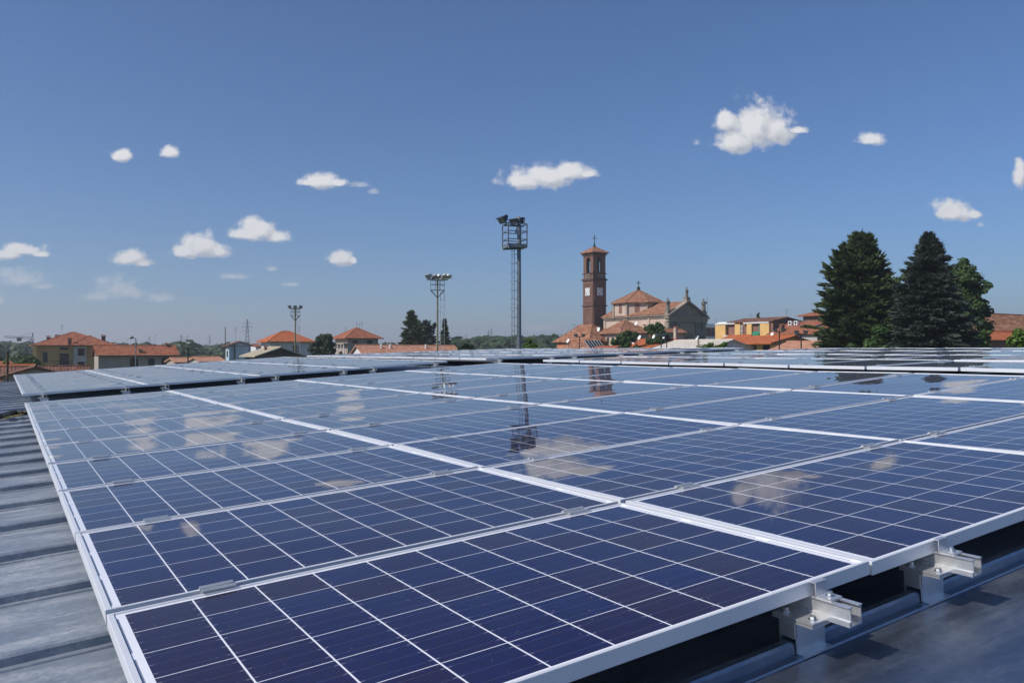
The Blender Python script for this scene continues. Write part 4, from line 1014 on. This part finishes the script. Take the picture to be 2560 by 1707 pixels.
# ------------------------------------------------------------------ masts, lamps
def flood(par, loc, yaw, pitch, s, mat='lamp_black', name='floodlight'):
    m_ = MB()
    # housing: a truncated pyramid that opens to the glass, with visor and gear box behind
    f = [(-.5,-.32,-.34),(.5,-.32,-.34),(.5,-.32,.34),(-.5,-.32,.34)]; b = [(-.26,.25,-.18),(.26,.25,-.18),(.26,.25,.18),(-.26,.25,.18)]
    for i in range(4): j = (i+1) % 4; m_.poly([f[i], f[j], b[j], b[i]][::-1])
    m_.poly(b); m_.box(-.52,.52,-.36,-.318,-.36,-.32); m_.box(-.52,.52,-.36,-.318,.32,.36); m_.box(-.52,-.48,-.36,-.318,-.32,.32); m_.box(.48,.52,-.36,-.318,-.32,.32)
    m_.box(-.18,.18,.255,.48,-.14,.16); m_.poly([(-.52,-.36,.362),(.52,-.36,.362),(.46,-.62,.33),(-.46,-.62,.33)]); m_.poly([(-.46,-.62,.335),(.46,-.62,.335),(.52,-.36,.367),(-.52,-.36,.367)])
    m_.bar((-.55,0,0),(-.55,0,-.5),.04); m_.bar((.55,0,0),(.55,0,-.5),.04); m_.bar((-.55,0,-.5),(.55,0,-.5),.04)
    o = m_.build(name, M[mat], par); g = MB(); g.poly([(-.48,-.33,-.32),(.48,-.33,-.32),(.48,-.33,.32),(-.48,-.33,.32)]); g.build('lens', M['lamp_glass'], o)
    o.location = loc; o.rotation_euler = (pitch, 0, yaw); o.scale = (s, s, s)
    return o
# tall mast with basket and caged ladder
D = 33.0; B0 = at(1297.5, 877, D); h = Zt(549, D); zf = Zt(620, D); zt = Zt(563, D)
t = thing('floodlight_mast', 'tall grey floodlight mast with railed basket and caged ladder', 'floodlight mast', (B0.x, B0.y, 0), R_(20))
mb = MB(); mb.tube((0,0,0), (0,0,h), .132, .076, 20); mb.build('pole', M['galv'], t, True)
bk = MB(); x0, x1, y0, y1 = -.577, .24, -.30, .43
bk.box(x0, x1, y0, y1, zf-.02, zf+.02)
for a, b in (((x0,y0),(x1,y0)),((x1,y0),(x1,y1)),((x1,y1),(x0,y1)),((x0,y1),(x0,y0))):
    bk.bar((*a,zf+.07),(*b,zf+.07),.012,.14)
    for z in (.33, .66, .97): bk.bar((*a,zf+z),(*b,zf+z),.035)
for a in ((x0,y0),(x1,y0),(x1,y1),(x0,y1)): bk.bar((*a,zf),(*a,zf+.97),.04)
bk.bar((x0,y0,zf-.03),(0,0,zf-.03),.06); bk.bar((x0,y1,zf-.03),(0,0,zf-.03),.06)
bk.build('basket', M['galv'], t)
ld = MB(); lx = -.215
for s in (-.055, .055): ld.bar((lx+s,.12,1.0),(lx+s,.12,zf),.020)
z = 1.2
while z < zf: ld.bar((lx-.055,.12,z),(lx+.055,.12,z),.012); z += .28
ld.bar((lx+.055,.12,zf-.6),(0,0,zf-.6),.03); ld.bar((lx+.055,.12,zf-4.2),(0,0,zf-4.2),.03); ld.bar((lx+.055,.12,zf-7.6),(0,0,zf-7.6),.03)
ld.build('ladder', M['galv'], t)
cg = MB(); z = zf-.3; n = 10
while z > 3.4:
    pts = [(lx-.145*math.cos(math.pi*i/n*1.0)-.01, .12-.34*math.sin(math.pi*i/n), z) for i in range(n+1)]
    for a, b in zip(pts, pts[1:]): cg.bar(a, b, .010, .016)
    z -= .37
for i in (2,):
    q = (lx-.145*math.cos(math.pi*i/n)-.01, .12-.34*math.sin(math.pi*i/n)); cg.bar((*q,3.4),(*q,zf-.1),.014)
cg.build('ladder_cage', M['galv'], t)
flood(t, (-.66,.05,zf+1.20), R_(-72), R_(38), .42); flood(t, (-.13,.06,zf+1.12), R_(-60), R_(20), .38); flood(t, (.05,.10,zf+1.20), R_(140), R_(12), .38)
mb = MB(); mb.bar((-.66,.05,zf+.93),(.24,.10,zf+.93),.05); mb.bar((-.15,.0,zf+.62),(-.05,0,zf+.9),.06); mb.build('lamp_bar', M['galv'], t)
# two slimmer masts farther off
def field_mast(x, ytop, D, ybase_cage, lamps, label, polew, rz):
    B0 = at(x, 877, D); zt = Zt(ytop, D)
    t = thing('floodlight_mast', label, 'floodlight mast', (B0.x, B0.y, 0), rz)
    mb = MB(); mb.tube((0,0,0), (0,0,zt), polew*.55, polew*.42, 12); mb.build('pole', M['mossy'], t, True)
    w = lamps[0]; hc = lamps[1]
    cg = MB(); zc = zt-hc
    for z in (zt-.05, zt-hc*.45, zc): 
        for a, b in (((-w,-w*.6),(w,-w*.6)),((w,-w*.6),(w,w*.6)),((w,w*.6),(-w,w*.6)),((-w,w*.6),(-w,-w*.6))): cg.bar((*a,z),(*b,z),.05)
    for sx in (-1,-.3,.3,1):
        for sy in (-1,1): cg.bar((sx*w,sy*w*.6,zc),(sx*w,sy*w*.6,zt),.045)
    for sx in (-1,1):
        for sy in (-1,1): cg.bar((sx*w,sy*w*.6,zc),(0,0,zc-hc*.75),.07)
    cg.build('basket', M['galv'], t)
    pf = MB(); pf.box(-w*1.5, w*1.5, -.3, .3, zt, zt+.08); pf.build('platform', M['lamp_black'], t)
    ld = MB(); lx = .55
    for s in (-.22,.22): ld.bar((lx+s,0,1),(lx+s,0,zt),.05)
    z = 1.5
    while z < zt: ld.bar((lx-.22,0,z),(lx+.22,0,z),.035); z += .8
    z = 4.0
    while z < zt-hc*1.6: ld.bar((.0,0,z),(lx,0,z),.05); z += 3
    ld.build('ladder', M['galv_light'], t)
    for (lx, yaw, s, m_) in lamps[2]: flood(t, (lx, -.05, zt+.1+s*.5), yaw, R_(24), s, m_)
    return t
field_mast(1093.6, 700, 90, 745, (.78, 1.16, ((-.95, R_(-48), .74, 'lamp_grey'), (-.30, R_(170), .66, 'lamp_grey'), (.22, R_(150), .62, 'lamp_grey'), (.80, R_(165), .72, 'lamp_grey'), (1.25, R_(160), .66, 'lamp_grey'))), 'mid-distance mossy floodlight mast with wide lamp platform', .22, R_(6))
field_mast(738, 771.5, 135, 792, (.70, 1.2, ((-.9, R_(-20), .56, 'lamp_black'), (0, R_(0), .56, 'lamp_black'), (.9, R_(20), .56, 'lamp_black'))), 'smallest floodlight mast with three square lamps before the orange roof', .26, R_(4))
def lamp_post(x, ytop, D, label, kind='street'):
    B0 = at(x, 877, D); z = Zt(ytop, D)
    t = thing('street_lamp', label, 'street lamp', (B0.x, B0.y, 0), 0)
    mb = MB(); mb.tube((0,0,0), (0,0,z), .07, .045, 10)
    if kind == 'street': mb.tube((0,0,z),(-.25,0,z+.12),.04,n=6)
    else: mb.bar((-.34,0,z),(.34,0,z),.06)
    mb.build('pole', M['galv' if kind == 'street' else 'iron'], t)
    if kind == 'street':
        mb = MB(); mb.lathe([(0,.12),(.14,.10),(.22,0),(.18,-.10),(0,-.16)], (-.42,0,z+.14), 12); mb.build('lamp_head', M['lamp_grey'], t, True)
    else:
        for s in (-1, 1): flood(t, (s*.30,0,z+.17), s*.7, R_(20), .34, 'lamp_black', 'lamp_head')
    return t
lamp_post(339.5, 847, 70, 'grey street lamp with round white head before the long annex')
lamp_post(1449, 842, 72, 'dark twin headed lamp post before the brown roofs left of the tower', 'twin')
lamp_post(1653, 840, 66, 'dark twin headed lamp post, left of the pair on the white roof', 'twin')
lamp_post(1667, 842, 72, 'dark twin headed lamp post, right of the pair on the white roof', 'twin')
lamp_post(1747, 844, 74, 'dark twin headed lamp post before the right corner of the church', 'twin')
lamp_post(1948.5, 829, 62, 'dark twin headed lamp post before the yellow house gable', 'twin')
lamp_post(2003, 835, 58, 'dark twin headed lamp post beside the big conifer', 'twin')
mb = MB(); mb.tube((0,0,0), (0,0,Zt(872,70)), .06, n=8); o = mb.build('thin_post', M['iron']); o.location = (T(470)*70, 70, 0); tag(o, 'thin dark post before the low roofs right of the annex', 'post')
mb = MB(); mb.tube((0,0,0), (0,0,Zt(880,60)), .08, n=8); o = mb.build('thin_post', M['bark']); o.location = (T(19)*60, 60, 0); tag(o, 'thin dark post at the far left above orange roofs', 'post')
# ------------------------------------------------------------------ pylons and crane
def pylon_mesh(h):
    mb = MB(); n = 9; W = lambda z: (2.6*(1-z/h)**1.25+.35)
    zs = [h*(1-(1-i/n)**1.15) for i in range(n+1)]
    for z0, z1_ in zip(zs, zs[1:]):
        a, b = W(z0), W(z1_)
        for sx, sy in ((1,1),(1,-1),(-1,-1),(-1,1)):
            mb.bar((sx*a,sy*a,z0),(sx*b,sy*b,z1_),.24)
            nx, ny = (sx, -sy) if sx*sy > 0 else (-sx, sy)
            mb.bar((sx*a,sy*a,z0),(nx*b,ny*b,z1_),.13); mb.bar((nx*a,ny*a,z0),(sx*b,sy*b,z1_),.13)
    for z, l in ((h*.70,4.6),(h*.80,5.2),(h*.90,3.9)):
        for s in (-1,1): mb.bar((0,0,z+.9),(s*l,0,z),.2); mb.bar((0,0,z-.3),(s*l,0,z),.2); mb.tube((s*l,0,z),(s*l,0,z-1.6),.14,n=5)
    return mb
p0 = pylon_mesh(38).build('pylon', M['galv'])
D = 780; p0.location = (T(618)*D, D, Zt(798, D)-38); tag(p0, 'tall lattice power pylon right of the pale blue gabled house', 'pylon', 'power pylons')
for x, y, D, l in ((453,836,1250,'small distant pylon, left of the two close together over the woods'),(468,837,1300,'small distant pylon, right of the two close together over the woods'),(373,839,1350,'small distant pylon above the long annex roof'),(524,838,1400,'small distant pylon left of the pale blue gabled house'),(1221,826,1500,'distant pylon left of the tall mast ladder'),(1228,820,1450,'taller distant pylon close to the tall mast ladder'),(1165,834,1700,'faint distant pylon right of the mid floodlight mast')):
    o = copy_tree(p0); o.location = (T(x)*D, D, Zt(y, D)-38); o.rotation_euler = (0,0,random.uniform(-.5,.5)); tag(o, l, 'pylon', 'power pylons')
D = 420; B0 = at(79, 877, D); zj = Zt(848, D)
t = thing('tower_crane', 'grey construction crane with low jib at the far left horizon', 'crane', (B0.x, B0.y, 0), R_(186))
mb = MB()
for sx in (-.6,.6):
    for sy in (-.6,.6): mb.bar((sx,sy,0),(sx,sy,zj),.18)
z = 0
while z < zj-1.2:
    for q in range(4):
        c = [(-.6,-.6),(.6,-.6),(.6,.6),(-.6,.6)]; mb.bar((*c[q],z),(*c[(q+1)%4],z+1.2),.10)
    z += 1.2
mb.build('mast', M['iron'], t)
mb = MB(); L_ = 13.6
for s in (-.5,.5): mb.bar((-1,s,zj),(L_,s,zj+.9),.2)
mb.bar((0,0,zj+1.2),(L_,0,zj+1.7),.2)
for q in range(14):
    x = q*L_/14; mb.bar((x,-.5,zj+x*.066),(x+.5,0,zj+1.2+x*.037),.1); mb.bar((x+.5,0,zj+1.2+x*.037),(x+1,.5,zj+x*.066),.1)
mb.build('jib', M['galv'], t)
mb = MB(); zp = Zt(832, D); mb.bar((0,0,zj),(-.6,0,zp),.3); mb.bar((-.6,0,zp),(L_*.42,0,zj+1.5),.1); mb.bar((-.6,0,zp),(-1,0,zj),.1); mb.build('apex', M['iron'], t)
mb = MB(); mb.box(L_*.40,L_*.52,-.8,.8,zj-1.0,zj+.9); mb.build('counterweight', M['iron'], t)
# ------------------------------------------------------------------ trees
def leaf_quad(mb, c, d, n, l, w):
    """pointed leaf or spray: centre c, axis d, facing n"""
    s = d.cross(n)
    if s.length < 1e-4: s = d.orthogonal()
    s.normalize(); a = d*l/2; b = s*w/2
    k = len(mb.v); mb.v += [c-a, c+b-a*.1, c+a, c-b-a*.1]; mb.f.append([k,k+1,k+2,k+3]); mb.uv.append([(0,0),(1,0),(1,1),(0,1)])
def rv(r): 
    while True:
        v = Vector((r.uniform(-1,1), r.uniform(-1,1), r.uniform(-1,1)))
        if .05 < v.length < 1: return v.normalized()
def conifer(name, label, loc, H, R, seed, mat, nb=230, spr=26, sl=.75, prof=None, rise=.25, group=None, leaders=3, z0=.05):
    r = random.Random(seed); t = thing(name, label, 'tree', loc, 0, group)
    tk = MB(); crown = MB()
    prof = prof or (lambda u: (1-u)**.75)
    tk.tube((0,0,0), (0,0,H*.5), R*.07, R*.045, 9); tk.tube((0,0,H*.5), (0,0,H*.97), R*.045, R*.008, 8)
    tops = [(Vector((0,0,0)), H)]+[(Vector((r.uniform(-.42,.42)*R, r.uniform(-.42,.42)*R, 0)), H*r.uniform(.86,.96)) for _ in range(leaders)]
    for b in range(nb):
        u = (b+.5)/nb; u = u**.85
        q, hh = tops[0] if r.random() < .62 or u < .55 else r.choice(tops)
        z = hh*(z0+(1-z0)*u); Lb = max(.35, R*prof(u)*r.uniform(.72,1.12))
        if r.random() < .07: Lb *= 1.08
        az_ = r.uniform(0, 2*math.pi)+b*2.4; Lb *= .90+.13*math.sin(az_*3+z*.9+seed)+.07*math.sin(az_*5-z*1.7); el = rise+.95*max(0,u-.72)/.28*r.uniform(.5,1.1)+r.uniform(-.12,.12)
        d0 = Vector((math.cos(az_)*math.cos(el), math.sin(az_)*math.cos(el), math.sin(el)))
        base = q*(u if hh < H else 0)+Vector((0,0,z-Lb*.25*math.sin(rise+.1))); pts = []
        m_ = 7
        for i in range(m_+1):
            s = i/m_; p = base+d0*Lb*s+Vector((0,0,-.16*Lb*s*s)); pts.append(p)
        if b % 3 == 0: tk.tube(pts[0], pts[4], R*.012+.02, .02, 5, False)
        side = d0.cross(Vector((0,0,1))).normalized()
        ns = max(6, int(spr*(.45+.55*Lb/R)))
        for k in range(ns):
            s = r.uniform(.12, 1)**.7; i = min(m_-1, int(s*m_)); f = s*m_-i
            p = pts[i].lerp(pts[i+1], f); sg = r.choice((-1,1)); spread = (1-s*.75)*.34*Lb
            off = side*sg*r.uniform(0,1)*spread; dr = (d0*r.uniform(.6,1.1)+side*sg*r.uniform(.0,.9)+Vector((0,0,r.uniform(-.42,.22)))).normalized()
            p = p+off+Vector((0,0,r.uniform(-.16,.10)*sl-abs(off.length)*.10))
            l = sl*r.uniform(.6,1.25)
            leaf_quad(crown, p, dr, (Vector((0,0,.35))+rv(r)).normalized(), l, l*r.uniform(.15,.28))
            if k % 3 == 0: leaf_quad(crown, p+Vector((0,0,-.05)), (dr+Vector((0,0,-.5))).normalized(), rv(r), l*.8, l*.22)
    for q, hh in tops:                                     # upright shoots at the leaders
        for k in range(26):
            f = 1-.16*r.random()**1.2; p = q*f+Vector((r.gauss(0,.03)*R*(1.05-f)*6, r.gauss(0,.03)*R*(1.05-f)*6, hh*f))
            dr = (Vector((0,0,1))+rv(r)*.55).normalized(); leaf_quad(crown, p, dr, rv(r), sl*r.uniform(.5,1.1), sl*.16)
        leaf_quad(crown, q+Vector((0,0,hh*.985)), Vector((.03,0,1)).normalized(), Vector((0,1,0)), H*.045, .14)
    tk.build('trunk', M['bark'], t); crown.build('crown', M[mat], t)
    return t
def broadleaf(name, label, loc, H, R, seed, mat, ncl=70, nl=85, ls=.36, zc=.62, vr=.42, group=None, cat='tree', trunk=True):
    r = random.Random(seed); t = thing(name, label, cat, loc, 0, group)
    crown = MB(); tk = MB(); C_ = Vector((0,0,H*zc))
    if trunk: tk.tube((0,0,0),(0,0,H*.45),R*.07+.04,R*.05+.03,9)
    for c in range(ncl):
        d = rv(r); k = r.uniform(.45,1.0)**.6*r.uniform(.86,1.08)
        p = C_+Vector((d.x*R*k, d.y*R*k, d.z*H*vr*k)); cr = R*r.uniform(.16,.30)
        if p.z < .3: continue
        if trunk and c % 4 == 0: tk.tube((0,0,H*r.uniform(.25,.45)), p, R*.03+.015, .015, 5, False)
        for q in range(nl):
            e = rv(r); pp = p+Vector((e.x*cr, e.y*cr, e.z*cr*.8))*r.uniform(.55,1.05)
            nn = (e+rv(r)*.8+Vector((0,0,.4))).normalized(); l = ls*r.uniform(.6,1.3)
            leaf_quad(crown, pp, nn.orthogonal().normalized() if r.random() < .3 else nn.cross(rv(r)).normalized(), nn, l, l*.72)
    if trunk: tk.build('trunk', M['bark'], t)
    crown.build('crown', M[mat], t)
    return t
D = 88; c = at(2150, 877, D)
conifer('conifer_tree', 'big dark green conifer with many spiky tops, left of the pair', (c.x, c.y, 0), Zt(594, D), 5.0, 3, 'cedar', 950, 84, .95, lambda u: max(0, 1-max(0, (u-.38)/.62)**2)**.5, .40, None, 10, .06)
D = 82; c = at(2322, 877, D)
conifer('conifer_tree', 'big bluish dark conifer with single narrow top, right of the pair', (c.x, c.y, 0), Zt(591, D), 4.9, 5, 'spruce', 900, 82, .88, lambda u: (1-max(0, (u-.38)/.62))**.58, .20, None, 0, .05)
D = 98; c = at(2396, 877, D)
broadleaf('broadleaf_tree', 'broad leafy green tree rising behind the right conifer', (c.x, c.y, 0), Zt(648, D), 3.5, 8, 'leaf', 190, 130, .48, .58, .42)
D = 104; c = at(2250, 877, D)
broadleaf('broadleaf_tree', 'leafy green tree showing in the gap between the two conifers', (c.x, c.y, 0), Zt(672, D), 3.0, 18, 'leaf', 60, 90, .5, .62, .38)
D = 76; c = at(2180, 877, D)
broadleaf('young_tree', 'small leafy green tree before the left big conifer', (c.x, c.y, 0), Zt(806, D), 2.1, 9, 'leaf', 60, 95, .40, .60, .40)
D = 56; c = at(2582, 877, D)
broadleaf('young_tree', 'bright green bushy tree at the right edge before the brown roof', (c.x, c.y, 0), Zt(800, D), 1.9, 10, 'leaf_bright', 70, 100, .34, .62, .38)
D = 60; c = at(2452, 877, D)
broadleaf('shrub', 'low reddish green shrub at the foot of the right trees', (c.x, c.y, 0), Zt(845, D), .9, 21, 'leaf', 40, 80, .30, .6, .40)
D = 70; c = at(1773, 877, D)
broadleaf('hedge_bush', 'bright green bush on the skyline right of the white roof', (c.x, c.y, 0), Zt(852, D), 1.7, 12, 'leaf_bright', 70, 95, .26, .72, .27)
broadleaf('hedge_bush', 'small bright green bush touching the orange roof wing', (at(1808,877,72).x, 72, 0), Zt(858, 72), 1.0, 13, 'leaf_bright', 35, 80, .24, .72, .27)
D = 140; c = at(1565, 877, D)
broadleaf('round_tree', 'round dark green tree before the church nave, left of two', (c.x, c.y, 0), Zt(820, D), 2.6, 14, 'leaf', 70, 95, .40, .70, .28)
D = 142; c = at(1641, 877, D)
broadleaf('round_tree', 'round dark green tree before the church nave, right of two', (c.x, c.y, 0), Zt(805, D), 2.6, 15, 'leaf', 80, 95, .40, .70, .30)
D = 165; c = at(807, 877, D)
broadleaf('round_tree', 'round dark tree between the white house and tall grey house', (c.x, c.y, 0), Zt(836, D), 2.6, 16, 'leaf_dark', 80, 110, .46, .70, .30)
D = 118; c = at(855, 877, D)
broadleaf('shrub', 'low green shrub by the porch of the tall grey house', (at(853,877,170).x, 170, 0), Zt(872,170), 1.3, 17, 'leaf', 35, 70, .40, .7, .3)
D = 185; c = at(1028, 877, D)
conifer('cedar_tree', 'dark spreading cedar left of the mid floodlight mast', (c.x, c.y, 0), Zt(780, D), 5.2, 22, 'cedar', 360, 44, 1.15, lambda u: (1-u)**.5, .25, None, 2)
D = 192; c = at(1066, 877, D)
conifer('cedar_tree', 'lower broad cedar right behind the mid floodlight mast', (c.x, c.y, 0), Zt(803, D), 4.6, 23, 'spruce', 320, 42, 1.15, lambda u: (1-u)**.45, .25, None, 2)
D = 175; c = at(1112, 877, D)
conifer('cedar_tree', 'slim ragged conifer just right of the mid floodlight mast', (c.x, c.y, 0), Zt(800, D), 3.0, 24, 'cedar', 260, 34, 1.0, lambda u: (1-u)**.75, .08, None, 0)
D = 75; c = at(1322, 877, D)
broadleaf('bush', 'bright green bush just right of the tall mast foot', (c.x, c.y, 0), Zt(843, D), 1.15, 25, 'leaf_bright', 45, 85, .26, .78, .22)
broadleaf('bush', 'dark bush on the skyline between the two nearer masts', (at(1170,877,110).x, 110, 0), Zt(848, 110), 1.4, 26, 'leaf_dark', 40, 80, .32, .7, .3)
D = 205; c = at(1896, 877, D)
conifer('small_conifer', 'tiny dark conifer top behind the ochre building', (c.x, c.y, 0), Zt(784, D), 2.2, 27, 'cedar', 140, 24, .9, lambda u: (1-u)**.9, .05, None, 0)
for i, (x, y, D, R, l) in enumerate(((52,890,150,3.0,'dark rounded tree in the field at far left'),(28,897,120,2.4,'bright tree behind the far left orange roofs'),(75,893,135,2.6,'small green tree touching the left side of the villa'),(4,893,160,3.0,'green tree cut by the left picture edge'))):
    broadleaf('field_tree', l, (at(x,877,D).x, D, 0), Zt(y, D), R, 40+i, 'leaf' if i != 1 else 'leaf_bright', 50, 70, .45, .62, .38)
def far_wood():
    r = random.Random(5); mb = MB()
    def crown(x, y, h, w):
        n = 42
        for q in range(n):
            e = rv(r); p = Vector((x+e.x*w, y+e.y*w, h*.62+e.z*h*.40)); l = w*r.uniform(.55,1.0)
            nn = (e+Vector((0,-.3,.5))+rv(r)*.5).normalized(); leaf_quad(mb, p, nn.cross(rv(r)).normalized(), nn, l, l*.8)
    for i in range(1500):
        px = r.uniform(-150, 2750); D = 300+900*r.random()**1.3
        if 1150 < px < 1460 and r.random() < .6: D = r.uniform(380, 620)
        top = {True: 847, False: 861}[1120 < px < 1460]+r.gauss(0, 3)
        if px < 70: top = 856+r.gauss(0, 3)
        h = min(22, max(7, Zt(top, D))*r.uniform(.72,1.03)); crown(T(px)*D, D, h, h*r.uniform(.28,.42))
    for i in range(350):
        px = r.uniform(1120, 1470); D = r.uniform(360, 560); h = Zt(847+(8 if px < 1190 else 0)+r.gauss(0,3.5), D); crown(T(px)*D, D, h, h*r.uniform(.25,.4))
    tag(mb.build('far_wood', M['wood']), 'dark band of distant woodland along the horizon', 'woodland', kind='stuff')
far_wood()

# ------------------------------------------------------------------ summer haze
def haze():
    m = bpy.data.materials.new('haze_air'); m.use_nodes = True; nt = m.node_tree; nt.nodes.clear()
    v = nt.nodes.new('ShaderNodeVolumePrincipled'); v.inputs['Color'].default_value = (.90, .92, .96, 1); v.inputs['Density'].default_value = HAZE
    v.inputs['Anisotropy'].default_value = .2
    o = nt.nodes.new('ShaderNodeOutputMaterial'); nt.links.new(v.outputs[0], o.inputs['Volume'])
    mb = MB(); mb.box(-6500, 6500, -400, 8500, -1, 175)
    tag(mb.build('haze', m), kind='stuff')
HAZE = .00034
haze()

# ------------------------------------------------------------------ groups of look-alikes
GROUPS = {'antenna': 'roof antennas over the town', 'satellite dish': 'white satellite dishes on the roofs', 'street lamp': 'lamp posts beyond the roof',
 'floodlight mast': 'floodlight masts', 'statue': 'stone statues on the church roof', 'air conditioner': 'air conditioners on the dull red roof',
 'house': 'houses of the town', 'tree': 'trees round the town', 'post': 'thin dark posts', 'cable': 'cables lying on the roof'}
for o in bpy.data.objects:
    if o.parent is None and o.get('category') in GROUPS and not o.get('group'): o['group'] = GROUPS[o['category']]
